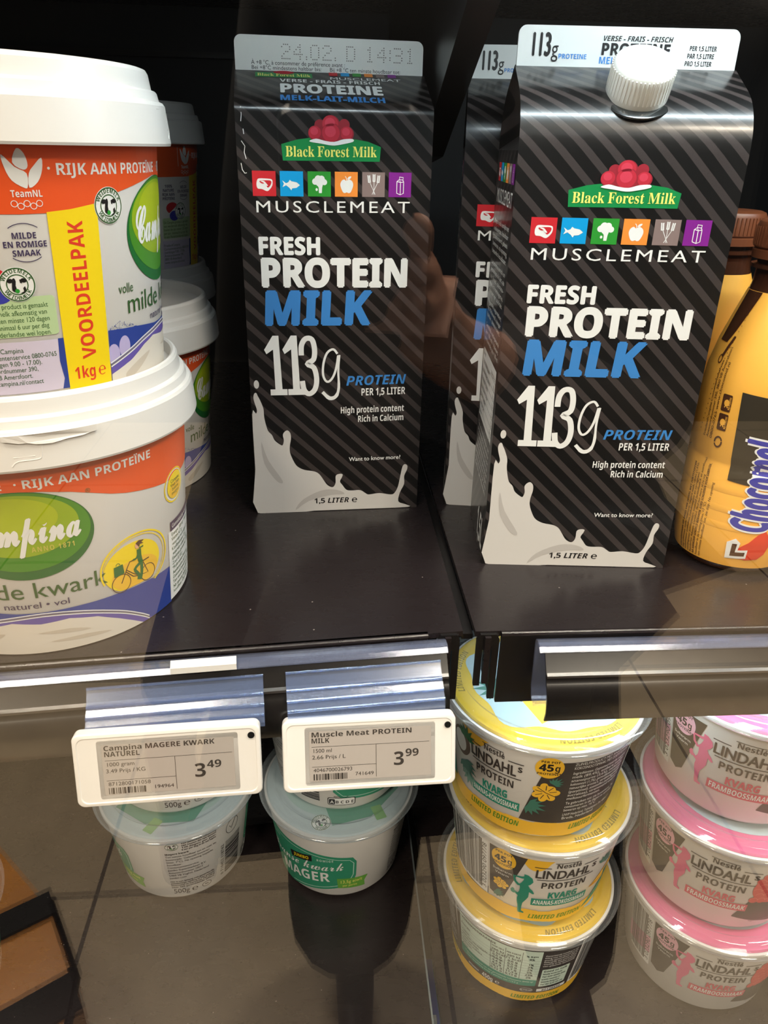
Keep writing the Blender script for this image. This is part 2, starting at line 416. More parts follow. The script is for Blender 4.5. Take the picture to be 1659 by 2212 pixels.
# ------------------------------------------------------------------ shelves
def shelf(name, label, outline, z, t, lip):
    o = thing(name, label, 'shelf', (0, 0, z))
    MB().prism(outline, (0, 0, -t), (1, 0, 0), (0, 1, 0), (0, 0, t), SHELF).obj('shelf_board', o)
    return o
left = shelf('shelf', 'dark brown metal shelf carrying the white buckets and the left milk carton', [(LA[0], LA[1]), (40.5, -89.0), (40.5, 330), (-410, 330), (-410, LA[1]-7)], 0, 2.5, 35)
b = MB(); a0 = lx(-400); a1 = lx(26)
b.prism([(0, -31), (0, 0), (-1.5, 0), (-1.5, -31)], (a0[0], a0[1], 0), (-0.0869, 0.9962*-1, 0), (0, 0, 1), (a1[0]-a0[0], a1[1]-a0[1], 0), SHELF)
b.obj('front_lip', left)
b = MB(); b.tube([(a0[0], a0[1]-0.2, -0.9), (a1[0], a1[1]-0.2, -0.9)], 1.1, SHELF); b.obj('folded_edge', left)
right = shelf('shelf', 'dark metal shelf under the capped milk carton and orange bottles', [(45.5, -89.5), (410, -89.5), (410, 330), (45.5, 330)], 0, 2.5, 35)
b = MB(); b.box(56, 410, -91.2, -89.6, -35, -0.2, BLACKM); b.obj('front_lip', right)
b = MB(); b.tube([(56, -90.3, -0.9), (410, -90.3, -0.9)], 1.1, SHELF); b.obj('folded_edge', right)
def tab(px, y, parent):
    b = MB()
    b.prism([(px, -26), (px, -3), (px+1.5, -0.6), (px+8, -0.6), (px+9.3, -3), (px+9.3, -33), (px+6.4, -33), (px+6.4, -8), (px+2.6, -8), (px+2.6, -26)], (0, y, 0), (1, 0, 0), (0, 0, 1), (0, 1.6, 0), BLACKM)
    b.box(px+3.2, px+5.6, y-1.4, y+0.2, -24, -1.2, SHELF)
    b.box(px+6.6, px+8.9, y+0.6, y+16, -30, -1.2, BLACKM)
    b.obj('end_tab', parent)
tab(29.8, -91.0, left); tab(46.0, -91.2, right)
b = MB(); b.box(40.7, 45.3, -86, 330, -6, -3.5, BLACKM); struct(b.obj('dark_gap_filler'))  # added black filler, stands in for the shade in the gap between shelves
lowl = shelf('shelf', 'lower dark shelf under the green labelled kwark tubs', [(-410, -128), (42.2, -128), (42.2, 335), (-410, 335)], ZL, 3, 0)
b = MB(); b.box(41.2, 42.2, -128, 335, -1.5, 1.2, mat('bright_shelf_edge', (170, 182, 186), 0.25, metal=0.7)); b.obj('bright_edge', lowl)
lowr = shelf('shelf', 'lower dark shelf under the yellow and pink lidded tubs', [(46.4, -128), (410, -128), (410, 335), (46.4, 335)], ZL, 3, 0)
b = MB(); b.box(46.4, 47.2, -128, 335, -1.5, 0.8, BLACKM); b.obj('folded_edge', lowr)
up = shelf('shelf', 'black shelf overhead above the milk cartons', [(-410, -92), (410, -92), (410, 335), (-410, 335)], 280, 15, 0)
b = MB(); b.prism([(-95, 268), (-95, 248), (-31, 221), (50, 188), (90, 171), (338, 150), (338, 268)], (36.5, 0, 0), (0, 1, 0), (0, 0, 1), (11.5, 0, 0), BLACK)
tag(b.obj('shelf_bracket'), 'black slanting shelf bracket between the two milk cartons, coming down from above', 'bracket')
# LED strips under the front edges of the shelves
def led(name, label, x0, x1, y, z, s):
    o = thing(name, label, 'lamp', ((x0+x1)/2, y, z)); w = (x1-x0)/2
    hs = MB().box(-w, w, -5, 5, 1.2, 4, BLACKM).obj('lamp_housing', o)
    MB().box(-w+2, w-2, -3.5, 3.5, 0, 1.2, emit('led_white', LED_COL, s)).obj('lamp_diffuser', hs)
led('light_strip', 'cool white light strip under the overhead shelf front', -50, 400, -78, 260.8, LED_TOP)
led('light_strip', 'cool white light strip under the right shelf, above the yellow lid', 62, 400, -78, -6.9, LED_LOW)
led('light_strip', 'cool white light strip under the left shelf, behind the price tags', -300, 20, -62, -6.9, LED_LOW*0.1)

led('light_strip', 'added unseen light strip under the lower left shelf, brightening the package in the gap', -60, 36, -96, ZL-7.5, 5.0)  # unseen lamp added to brighten the package below the gap
pk = thing('package', 'blue and green package under the lower shelf, seen through the narrow shelf gap', 'package', (52, -60, ZL-80))
q = MB(); q.box(-24, 0, -50, 40, 0, 34, C('package_blue', 38, 92, 190)); q.obj('blue_half', pk); q = MB(); q.box(0, 24, -50, 40, 0, 34, C('package_green', 60, 150, 60)); q.obj('green_half', pk)
q = MB(); q.box(-20, -2, -6, 4, 34, 34.3, P_WHITE); q.obj('white_label', pk)
# ------------------------------------------------------------------ price rails
CLR = [(1.6, -3.2), (2.2, -1.4), (4.2, -0.6), (7.2, -0.9), (9.2, -2.6), (9.0, -3.3), (7.0, -1.9), (4.4, -1.7), (3.2, -2.3), (3.0, -4.5), (4.4, -24), (5.6, -27.4), (8.6, -28.6), (10.8, -26.6), (11.4, -26.8), (9.2, -29.8), (5.0, -28.6), (3.2, -24.2), (1.6, -4.4)]
DRK = [(6.2, -4.6), (10.8, -11.2), (11.6, -12.2), (11.7, -13.6), (13.2, -15.6), (15.4, -18.4), (16.4, -22), (17.2, -27.5), (16.0, -31.8), (15.2, -31.8), (16.2, -27.4), (15.4, -22.3), (14.4, -18.9), (12.2, -16.2), (10.6, -14), (10.4, -12.8), (5.2, -5.2)]
LINE = [(11.2, -11.6), (12.3, -12.4), (12.4, -13.4), (11.5, -14.0), (11.0, -12.6)]
RAILD = mat('dark_rail_plastic', (24, 21, 20), 0.22, spec=0.6, coat=0.3)
def rail(label, p0, p1, fx, fy):
    o = thing('price_rail', label, 'price rail', (p0[0], p0[1], 0)); dv = Vector((p1[0]-p0[0], p1[1]-p0[1], 0))
    ex = (fx, fy, 0)
    MB().prism(CLR, (0, 0, 0), ex, (0, 0, 1), dv, CLEARP).obj('clear_channel', o)
    MB().prism(DRK, dv.normalized()*3, ex, (0, 0, 1), dv-dv.normalized()*3, RAILD, smooth=True).obj('dark_insert', o)
    MB().prism(LINE, dv.normalized()*3.2, ex, (0, 0, 1), dv-dv.normalized()*3.2, mat('rail_ridge', (60, 56, 54), 0.2, coat=0.4)).obj('ridge', o)
    return o
a0 = lx(-400); a1 = lx(32.5)
rl = rail('clear and dark plastic price rail on the left shelf front, holding both price tags', a0, a1, 0.0869, -0.9962)
rail('clear and dark price rail on the right shelf, its cut end showing', (69.5, -91.4), (405, -91.4), 0, -1)
# ivory sticker on the left rail's clear lip
p = lx(-73, 9.4); q = lx(-49, 9.4)
b = MB(); b.prism([(0, -3.0), (0, -0.4), (-3.2, 0.9), (-3.2, 0.5), (-0.4, -0.7), (-0.4, -3.0)], (p[0], p[1], 0), (0.0869, -0.9962, 0), (0, 0, 1), (q[0]-p[0], q[1]-p[1], 0), LABELW)
tag(b.obj('sticker'), 'small white sticker on the clear lip of the left price rail', 'sticker')

# ------------------------------------------------------------------ electronic price tags
TW, TH = 66.0, 28.8
def esl(name, label, loc, rz, tilt, title, sub, num, code, euro, cents, seed, hlabel, scratch=0):
    o = thing(name, label, 'price tag', loc); o.rotation_euler = (-tilt, 0, rz)   # local: x along, z up, -y towards the shopper
    case = mat('tag_white', (238, 235, 231), 0.4)
    def rr(w, h, r):
        p = []
        for cx, cy, a in ((w-r, h-r, 0), (-w+r, h-r, 90), (-w+r, -h+r, 180), (w-r, -h+r, 270)):
            for k in range(7): t = math.radians(a+15*k); p.append((cx+r*math.cos(t), cy+r*math.sin(t)))
        return p
    h = MB(); n = 28; rings = []
    for w_, h_, y in ((TW/2, TH/2, 4.6), (TW/2, TH/2, 0.8), (TW/2-0.35, TH/2-0.35, 0.2), (TW/2-1.0, TH/2-1.0, 0.0), (TW/2-1.5, TH/2-1.5, 0.0), (TW/2-1.8, TH/2-1.8, 0.25)):
        rings.append([(x, y, z) for x, z in rr(w_, h_, 2.6)])
    vs = [v for r in rings for v in r]
    fs = [(j*n+i, j*n+(i+1) % n, (j+1)*n+(i+1) % n, (j+1)*n+i) for j in range(5) for i in range(n)]
    fs += [tuple(range(n)), tuple(reversed(range(5*n, 6*n)))]
    h.add(vs, fs, case, True); h.obj('tag_case', o, sharp=0.5)
    X0, Z0, w, hh = -TW/2+10.0, -TH/2+4.4, 46.4, 20.0
    s = MB(); rim = mat('tag_window_rim', (214, 210, 206), 0.45)
    A = Art(); A.rrect(X0-1.6, Z0-1.6, X0+w+1.6, Z0+hh+1.6, 1.0, rim, 0); A.rect(X0, Z0, X0+w, Z0+hh, P_EINK, 1)
    ln = lambda x0, y0, x1, y1: A.line([(X0+x0*w, Z0+y0*hh), (X0+x1*w, Z0+y1*hh)], 0.16, P_EDK, 2)
    ln(0.02, 0.69, 0.985, 0.69); ln(0.545, 0.69, 0.545, 0.03); ln(0.02, 0.29, 0.545, 0.29)
    tx = lambda t, x, y, hgt, **k: A.text(t, X0+x*w, Z0+y*hh, hgt, P_EDK, l=2, **k)
    tx(title[0], 0.015, 0.885, 1.95, sty='b', w=title[2]*w); tx(title[1], 0.015, 0.765, 1.95, sty='b')
    tx(sub[0], 0.025, 0.575, 1.5, w=sub[2]*w); tx(sub[1], 0.02, 0.445, 1.5, w=sub[3]*w)
    tx(num, 0.03, 0.185, 1.45, w=0.32*w); tx(code, 0.37, 0.075, 1.4, w=0.155*w)
    A.barcode(X0+0.03*w, Z0+0.02*hh, X0+0.31*w, Z0+0.145*hh, P_EDK, 2, 26, seed=seed)
    tx(euro, 0.685, 0.24, 5.4, sty='b', w=0.095*w); tx(cents, 0.785, 0.41, 3.0, sty='b', w=0.115*w)
    A.put(s, lambda u, v, e: (u, 0.3-e, v)); s.obj('display', o)
    k = MB(); k.lathe([(1.25, 0.32), (1.25, 0.02), (0.95, 0.02), (0.9, 0.3), (0.0, 0.3)], BLACK, 20, Matrix.Translation((TW/2-3.2, 0, TH/2-4.2)) @ Matrix.Rotation(PI/2, 4, 'X')); k.obj('sensor_window', o)
    return o
esl('price_tag', 'white electronic price tag reading 3,49 under the lower left bucket', (-71.7, -128.8, -28.2), 0.055, 0.225, ('Campina MAGERE KWARK', 'NATUREL', 0.84), ('1000 gram', '3.49 Prijs / KG', 0.215, 0.30), '8712800171058', '194964', '3', '49', 3, '')
esl('price_tag', 'white electronic price tag reading 3,99 below the left milk carton', (1.7, -121.4, -32.6), 0.03, 0.30, ('Muscle Meat PROTEIN', 'MILK', 0.83), ('1500 ml', '2.66 Prijs / L', 0.16, 0.275), '4046700026793', '741649', '3', '99', 5, '')
def holder(label, x0, x1, fb, zb):
    p = lx(x0); q = lx(x1); o = thing('tag_holder', label, 'tag holder', (p[0], p[1], 0)); dv = Vector((q[0]-p[0], q[1]-p[1], 0)); ex = (0.0869, -0.9962, 0)
    prof = [(9.0, -7.0), (12.8, -11.2), (14.4, -12.6), (16.6, -14.0), (17.0, -15.2), (19.2, -16.4), (19.9, -17.6), (fb-0.5, zb+1.5), (fb, zb)]
    back = [(f-0.8, z-0.8) for f, z in reversed(prof)]
    cf = MB().prism(prof+back, (0, 0, 0), ex, (0, 0, 1), dv, HOLDP).obj('clear_front', o)
    b = MB()
    for f, z, r in ((9.2, -6.8, 0.5), (13.6, -11.8, 0.55), (16.9, -14.4, 0.7), (19.6, -16.9, 0.7)):
        e = Vector(ex)*f; b.tube([(e.x, e.y, z), (e.x+dv.x, e.y+dv.y, z)], r, HOLDP, 8)
    b.obj('rib', cf)
    return o
holder('bluish clear clip over the left tag, reading 3,49', -103.5, -39.5, 22.0, -20.5)
holder('bluish clear clip over the right tag, reading 3,99', -31.0, 29.5, 21.4, -21.5)

# ------------------------------------------------------------------ milk cartons
CW, CD, CH, CB = 85.0, 57.3, 190.0, 204.6
def splash_pts():
    return [(0.3, 54.5), (2.1, 54.8), (2.7, 56.6), (1.8, 60.1), (1.3, 62.9), (1.8, 65.0), (2.8, 65.3), (3.4, 63.9), (4.5, 61.5), (5.9, 57.2), (6.0, 53.6), (6.5, 50.0), (7.6, 45.7), (9.5, 43.4), (10.7, 40.5), (13.3, 38.2), (14.6, 37.8), (15.3, 40.4), (14.9, 43.3), (16.0, 45.1), (17.4, 45.6), (18.7, 44.0), (18.9, 41.0), (18.2, 37.3), (18.2, 33.6), (19.8, 29.0), (21.7, 25.9), (25.2, 23.9), (30.1, 22.9), (32.8, 21.3), (34.9, 18.1), (37.0, 14.9), (39.8, 13.6), (41.3, 15.9), (41.4, 19.9), (43.2, 21.0), (45.0, 20.7), (44.6, 19.0), (43.6, 16.7), (44.9, 14.6), (47.0, 11.8), (49.9, 11.3), (54.3, 11.3), (57.2, 9.4), (59.0, 8.6), (64.5, 9.2), (70.4, 8.2), (72.6, 8.9), (74.4, 12.5), (75.4, 18.0), (76.4, 23.5), (77.5, 25.3), (79.0, 24.6), (79.0, 22.3), (77.6, 18.7), (77.7, 14.0), (75.6, 9.2), (74.9, 3.9), (78.7, 2.1), (80.4, 0.4), (60, 0.3), (30, 0.3), (0.4, 0.3), (0.3, 25)]
P_MILKW = C('splash_white', 216, 212, 208, 0.4); P_MILKS = C('splash_fold', 192, 187, 183, 0.4)
def icon_art(A, x, y, s, kind):
    col = (P_RED, P_CYAN, P_GREEN, P_ORANGE, P_TAUPE, P_PURPLE)[kind]
    A.rect(x, y, x+s, y+s, col, 1); q = lambda pts: [(x+a*s, y+b*s) for a, b in pts]; w = P_WHITE
    if kind == 0:
        A.poly(q([(0.2, 0.62), (0.28, 0.7), (0.55, 0.7), (0.8, 0.68), (0.86, 0.6), (0.84, 0.42), (0.72, 0.26), (0.6, 0.2), (0.4, 0.28), (0.22, 0.3), (0.17, 0.45)]), w, 2, 3)
        A.poly(q([(0.3, 0.6), (0.55, 0.63), (0.78, 0.62), (0.8, 0.5), (0.7, 0.36), (0.62, 0.36), (0.55, 0.5), (0.4, 0.5)]), col, 3, 3)
        A.poly(q([(0.34, 0.6), (0.5, 0.6), (0.6, 0.5), (0.66, 0.42), (0.58, 0.42), (0.48, 0.53)]), w, 4, 2)
    elif kind == 1:
        A.poly(q([(0.1, 0.63), (0.26, 0.52), (0.36, 0.56), (0.42, 0.66), (0.5, 0.6), (0.72, 0.56), (0.86, 0.45), (0.7, 0.34), (0.52, 0.32), (0.48, 0.24), (0.4, 0.34), (0.26, 0.44), (0.1, 0.36), (0.17, 0.5)]), w, 2)
    elif kind == 2:
        for a, b, r in ((0.32, 0.6, 0.13), (0.45, 0.7, 0.15), (0.6, 0.7, 0.14), (0.72, 0.58, 0.12), (0.5, 0.56, 0.16)): A.ell(x+a*s, y+b*s, r*s, r*s, w, 2, 16)
        A.poly(q([(0.38, 0.5), (0.66, 0.5), (0.62, 0.36), (0.6, 0.14), (0.48, 0.14), (0.47, 0.36)]), w, 2); A.ell(x+0.38*s, y+0.28*s, 0.05*s, 0.06*s, w, 2, 10)
    elif kind == 3:
        A.poly(q([(0.5, 0.64), (0.4, 0.7), (0.28, 0.62), (0.24, 0.45), (0.34, 0.2), (0.44, 0.15), (0.52, 0.18), (0.6, 0.15), (0.7, 0.2), (0.8, 0.45), (0.76, 0.62), (0.62, 0.7)]), w, 2, 3)
        A.line(q([(0.52, 0.64), (0.5, 0.76), (0.45, 0.82)]), 0.03*s, w, 3); A.poly(q([(0.54, 0.7), (0.6, 0.8), (0.72, 0.82), (0.66, 0.72)]), w, 3, 3)
    elif kind == 4:
        for bx, by, tx, ty in ((0.58, 0.1, 0.32, 0.62), (0.52, 0.1, 0.52, 0.66), (0.44, 0.1, 0.7, 0.62)):
            A.line(q([(bx, by), (tx, ty)]), 0.022*s, w, 2)
            for k in range(5):
                t = 0.02+0.06*k; dx, dy = (tx-bx)*0.45, (ty-by)*0.45
                cx, cy = tx+dx*t, ty+dy*t-0.02*k*0
                for g in (-1, 1): A.ell(x+(cx+g*0.035)*s, y+(cy-0.02+0.045*k)*s, 0.028*s, 0.04*s, w, 2, 8, rot=-g*0.5)
    else:
        A.line(q([(0.36, 0.16), (0.36, 0.64), (0.47, 0.72), (0.47, 0.82), (0.64, 0.8), (0.62, 0.7), (0.66, 0.62), (0.66, 0.16), (0.52, 0.1), (0.36, 0.16)]), 0.03*s, w, 2)
        A.line(q([(0.52, 0.1), (0.52, 0.6), (0.47, 0.72), (0.62, 0.7)]), 0.03*s, w, 2); A.line(q([(0.36, 0.64), (0.52, 0.6), (0.66, 0.62)]), 0.03*s, w, 2)
def banner_art(A, dx, dy, k=1.0):
    t = lambda pts: [(dx+(a-40.5)*k, dy+(b-172)*k) for a, b in pts]
    A.poly(t([(19.0, 175.1), (25.8, 177.0), (31.0, 177.7), (40, 178), (49.9, 177.7), (56.4, 176.8), (62.1, 174.8), (61.6, 169.0), (40, 168.9), (19.5, 168.7)]), P_BANNER, 1)
    for x, y, r, m, l in ((35.6, 182.7, 2.3, P_POM2, 2), (46.1, 183.1, 2.3, P_POM2, 2), (40.3, 182.9, 3.9, P_POM, 3), (33.6, 179.6, 3.0, P_POM, 3), (47.2, 179.6, 3.0, P_POM, 3), (44.2, 179.4, 2.2, P_POM2, 3), (36.6, 179.2, 2.2, P_POM2, 3), (40.5, 179.4, 4.5, P_POM2, 3), (40.5, 179.6, 4.3, P_POM, 4)):
        A.ell(dx+(x-40.5)*k, dy+(y-172)*k, r*k, r*k*0.96, P_POM2, l)
        if m is P_POM: A.ell(dx+(x-40.7)*k, dy+(y-171.7)*k, r*k*0.88, r*k*0.84, P_POM, l); A.ell(dx+(x-40.9)*k, dy+(y-171.2)*k, r*k*0.55, r*k*0.5, C('pompom_light', 206, 52, 76, 0.6), l+1)
    A.poly(t([(31.0, 176.4), (33.9, 177.5), (37.4, 176.8), (41.6, 176.4), (45.7, 177.5), (49.6, 177.7), (49.8, 176.6), (44.5, 175.4), (40.9, 175.0), (36.3, 175.6)]), P_WHITE, 5, 3)
    A.text('Black Forest Milk', dx+(20.6-40.5)*k, dy+(170.3-172)*k, 4.1*k, P_YTXT, 'se', w=39.6*k, l=3, slope=0.012)
def front_art():
    A = Art(); banner_art(A, 40.5, 172)
    for i, x in enumerate((6.0, 17.9, 30.0, 41.9, 54.0, 65.9)): icon_art(A, x, 154.4+i*0.07, 10.1, i)
    t = A.text
    t('MUSCLEMEAT', 6.5, 147.7, 4.7, P_WHITE, 'r', w=69.3, gap=0.12, slope=0.007)
    t('FRESH', 6.8, 130.0, 7.3, P_WHITE, 'b', w=28.8, off=0.035); t('PROTEIN', 7.1, 115.9, 12.2, P_WHITE, 'b', w=69.4, off=0.04)
    t('MILK', 7.4, 98.4, 15.2, P_BLUE, 'b', w=50.5, off=0.035, sh=0.06)
    # tall condensed 113 with slab feet, drawn as outlines
    def one(x): A.poly([(x, 86.5), (x+4.2, 93.2), (x+7.0, 93.2), (x+8.0, 67.0), (x+10.4, 67.0), (x+10.4, 64.0), (x+2.2, 64.0), (x+2.2, 67.0), (x+4.6, 67.0), (x+4.2, 86.6), (x+1.0, 84.4)], P_WHITE, 2)
    one(7.6); one(16.2)
    A.line([(25.2, 83.6), (25.4, 88.5), (27.4, 91.6), (30.4, 91.2), (31.6, 86.4), (31.0, 81.6), (28.0, 79.4), (31.2, 77.4), (32.4, 71.6), (31.4, 66.6), (28.6, 64.4), (26.2, 66.4), (25.4, 71.0)], 2.5, P_WHITE, 2, 4)
    A.line([(42.6, 84.2), (40.6, 86.4), (37.6, 84.6), (35.8, 79.4), (35.6, 73.6), (37.4, 70.4), (39.8, 71.8), (41.8, 76.4), (43.0, 83.4)], 1.1, P_WHITE, 2, 4)
    A.line([(43.6, 83.6), (43.0, 76), (43.2, 67.4), (41.8, 63.0), (38.6, 62.0), (35.2, 65.2)], [1.0, 1.0, 1.3, 1.7, 1.9, 1.6], P_WHITE, 2, 4)
    t('PROTEIN', 46.7, 68.2, 4.8, P_BLUE, 'bi', w=30, slope=0.02); t('PER 1,5 LITER', 54.2, 63.0, 3.7, P_WHITE, 'b', w=22.4, slope=0.02)
    t('High protein content', 43.9, 53.9, 3.3, P_WHITE, 'b', w=32.4, slope=0.022); t('Rich in Calcium', 52.6, 49.2, 3.3, P_WHITE, 'b', w=23.7, slope=0.022)
    t('Want to know more?', 48.3, 28.0, 2.1, P_WHITE, 'r', w=27, off=0.02, slope=0.02)
    A.poly(splash_pts(), P_MILKW, 1, 3); None
    A.ell(3.1, 69.6, 1.25, 2.1, P_MILKW, 1)
    A.poly([(20, 1), (27, 6), (38, 9), (46, 9.4), (42, 12), (34, 12), (24, 7)], P_MILKS, 2, 3); A.poly([(4, 40), (7, 30), (14, 18), (11, 18), (5, 28)], P_MILKS, 2, 3)
    t('1,5 LITER', 29.8, 4.6, 2.9, P_BLACK, 'bi', w=18.6, l=3); t('\u212e', 49.6, 4.6, 3.2, P_BLACK, 'r', w=3.4, off=0.02, l=3)
    return A
FRONT = front_art()
def roof_profile(t):
    L0 = math.hypot(CD/2, CB-CH); e = (CD/2/L0, (CB-CH)/L0); P0, P1, P2 = (0, CH-t), (0, CH), (e[0]*t, CH+e[1]*t)
    pr = [(0, 0), (0, CH-t)]
    for k in range(1, 9): s = k/8; pr.append(tuple((1-s)**2*P0[i]+2*s*(1-s)*P1[i]+s*s*P2[i] for i in (0, 1)))
    for k in (0.25, 0.5, 0.75, 1): pr.append((P2[0]+(CD/2-P2[0])*k, P2[1]+(CB-P2[1])*k))
    return pr
def carton(name, label, loc, rz, t, capped):
    o = thing(name, label, 'milk carton', loc, rz); pr = roof_profile(t); b = MB(); n = len(pr)
    def side(x, flip):
        vs = [(x, y, z) for y, z in pr]+[(x, CD-y, z) for y, z in reversed(pr[:-1])]
        apex = (x+(16 if x == 0 else -16), CD/2, CH-2); m_ = len(vs); lo = [0, 1, m_-2, m_-1]
        b.add([vs[i] for i in lo], [(0, 1, 2, 3) if flip else (3, 2, 1, 0)], CARTON)
        up_ = vs[1:m_-1]+[apex]; k = len(up_)-1
        b.add(up_, [((i, i+1, k) if flip else (i+1, i, k)) for i in range(k-1)]+[((k-1, 0, k) if flip else (0, k-1, k))], CARTON)
    side(0, False); side(CW, True)
    for fy in (0, 1):
        vs = []
        for y, z in pr: vs += [(0, CD-y if fy else y, z), (CW, CD-y if fy else y, z)]
        b.add(vs, [((2*i, 2*i+1, 2*i+3, 2*i+2) if not fy else (2*i+2, 2*i+3, 2*i+1, 2*i)) for i in range(n-1)], CARTON, True)
    b.add([(0, 0, 0), (CW, 0, 0), (CW, CD, 0), (0, CD, 0)], [(3, 2, 1, 0)], CARTON)
    cum = [0]
    for i in range(1, n): cum.append(cum[-1]+math.hypot(pr[i][0]-pr[i-1][0], pr[i][1]-pr[i-1][1]))
    def surf(u, v, e):
        i = 0
        while i < n-2 and v > cum[i+1]: i += 1
        s = (v-cum[i])/(cum[i+1]-cum[i]); dy, dz = pr[i+1][0]-pr[i][0], pr[i+1][1]-pr[i][1]; d_ = math.hypot(dy, dz)
        return (u, pr[i][0]+dy*s-dz/d_*e, pr[i][1]+dz*s+dy/d_*e)
    (FRONT if not capped else FRONT.shift(1.4, 0, 0.985, 0.925)).put(b, surf, dv=30)
    A = Art()
    if not capped:
        A.text('MELK-LAIT-MILCH', 19.0, 193.4, 4.6, P_BLUE, 'b', w=45.6, off=0.02); A.text('PROTEINE', 19.0, 200.4, 8.0, P_WHITE, 'b', w=45.4, off=0.03)
        A.text('VERSE - FRAIS - FRISCH', 19.6, 210.2, 2.9, P_WHITE, 'b', w=44.4)
        A.rect(9, 214.6, 34, 219, P_BANNER, 1); A.text('Black Forest Milk', 9.8, 215.4, 2.6, P_YTXT, 'se', w=23.4); A.ell(21.5, 219.2, 4.6, 1.6, P_POM, 2)
        for i in range(6): A.rect(41.5+5.3*i, 217.6, 45.3+5.3*i, 221.2, (P_RED, P_CYAN, P_GREEN, P_ORANGE, P_TAUPE, P_PURPLE)[i], 1)
        A.text('MUSCLEMEAT', 41.5, 213.9, 2.3, P_WHITE, 'r', w=32)
    if not capped:
        for ln in ([(2.6, 189), (2.8, 186), (2.4, 183.4)], [(3.2, 180.6), (3.4, 178.6)], [(2.2, 176), (3.6, 174), (3.2, 171.6), (3.9, 169)], [(1.6, 167.4), (2.0, 164.8), (3.0, 163.4), (3.8, 163.6)]): A.line(ln, 0.32, P_WHITE, 1)
    A.put(b, surf, dv=3)
    if capped:                                                   # left side panel
        S = Art()
        for i in range(6): icon_art(S, 7+8.0*i, 163, 7.2, i)
        S.text('MUSCLEMEAT', 7, 154.5, 5.6, P_WHITE, 'r', w=47)
        y = 146
        for para in (('Magere melk verrijkt met', 'melkeiwitten, houdbaar', 'gepasteuriseerd, gekoeld', 'bewaren, na opening', 'beperkt houdbaar.'), ('Lait ecreme enrichi en', 'proteines de lait, au', 'lait frais, pasteu-', 'rise et homogene,', 'conserver au frais.'), ('Magermilch angereichert', 'mit Milcheiwei\u00df, laenger', 'haltbar, pasteurisiert.'), ('Gemiddelde voedingswaarde', 'per 100 ml / Valeurs', 'nutritionnelles pour 100 ml')):
            for s in para: S.text(s, 6, y, 1.9, P_WHITE, 'r', w=46, off=0.01); y -= 3.15
            y -= 1.6
        S.rect(5, 57, 52, 90, P_WHITE, 1)
        for k, (q, w_) in enumerate((('Energie', '210 kJ | 50 kcal'), ('Vetten / mati\u00e8res grasses', '0,1 g'), ('waarvan verzadigd / saturees', '0,1 g'), ('Koolhydraten / glucides', '5,0 g'), ('waarvan suikers / Zucker', '5,0 g'), ('Eiwitten / prot\u00e9ines', '7,5 g'), ('Zout / sel / Salz', '0,14 g'), ('Calcium', '240 mg'))):
            S.text(q, 6, 87-4.1*k, 1.7, P_BLACK, 'r', l=2); S.text(w_, 51, 85.2-4.1*k, 1.7, P_BLACK, 'r', al='r', l=2); S.rect(5, 84.4-4.1*k, 52, 84.6-4.1*k, P_BLACK, 2)
        for k, s in enumerate(('Ten minste houdbaar tot:', 'zie bovenzijde. A consommer', 'de preference avant: voir', 'haut. Mindestens haltbar bis', 'siehe oben. Na opening koel', 'bewaren en binnen 4 dagen', 'consumeren. Vor dem', 'Oeffnen gut schuetteln.')): S.text(s, 6, 52-3.0*k, 1.8, P_WHITE, 'r', w=44, off=0.01)
        S.text('1,5L', 30, 4, 15, P_WHITE, 'b', w=22)
        S.put(b, lambda u, v, e: (-e, CD-u, v))
    b.obj('carton_body', o, sharp=0.9)
    # white gable fin
    fin = MB(); r = 3.0; x0, x1, z0, z1 = 0.4, CW-0.8, CB-0.6, CB+13.1; p = [(x0, z0), (x1, z0)]
    for cx, a in ((x1-r, 0), (x0+r, 90)):
        for k in range(7): q = math.radians(a+15*k); p.append((cx+r*math.cos(q), z1-r+r*math.sin(q)))
    fin.prism(p, (0, CD/2-0.7, 0), (1, 0, 0), (0, 0, 1), (0, 1.4, 0), mat('fin_white', (226, 226, 222), 0.35, coat=0.2))
    A = Art()
    if capped:
        for i, x in enumerate((5.2, 7.9)): A.text('1', x, 3.2, 7.3, P_BLACK, 'r', w=2.4, off=0.03)
        A.text('3', 10.4, 3.2, 7.3, P_BLACK, 'r', w=2.8, off=0.03); A.text('g', 13.3, 3.0, 5.4, P_BLACK, 'r', w=2.6)
        A.text('PROTEINE', 16, 2.3, 1.6, P_BLUE, 'b', w=11); A.text('VERSE - FRAIS - FRISCH', 32.4, 8.4, 1.7, P_BLACK, 'bi', w=26.6)
        A.text('PROTEINE', 32, 3.8, 3.9, P_BLACK, 'b', w=26.6, off=0.02); A.text('MELK-LAIT-MILCH', 31.6, 0.9, 2.3, P_BLUE, 'b', w=27)
        for i, s in enumerate(('PER 1,5 LITER', 'PAR 1,5 LITRE', 'PRO 1,5 LITER')): A.text(s, 65.6-0.5*i, 5.8-2.5*i, 1.6, P_BLACK, 'b', w=10.4)
    else:
        DOT = {'2': ('01110', '10001', '00001', '00110', '01000', '10000', '11111'), '4': ('00010', '00110', '01010', '10010', '11111', '00010', '00010'), '0': ('01110', '10001', '10001', '10001', '10001', '10001', '01110'), '.': ('0', '0', '0', '0', '0', '1', '1'), 'D': ('11110', '10001', '10001', '10001', '10001', '10001', '11110'), '1': ('00100', '01100', '00100', '00100', '00100', '00100', '01110'), ':': ('0', '1', '1', '0', '1', '1', '0'), '3': ('11110', '00001', '00001', '01110', '00001', '00001', '11110')}
        x = 21.0
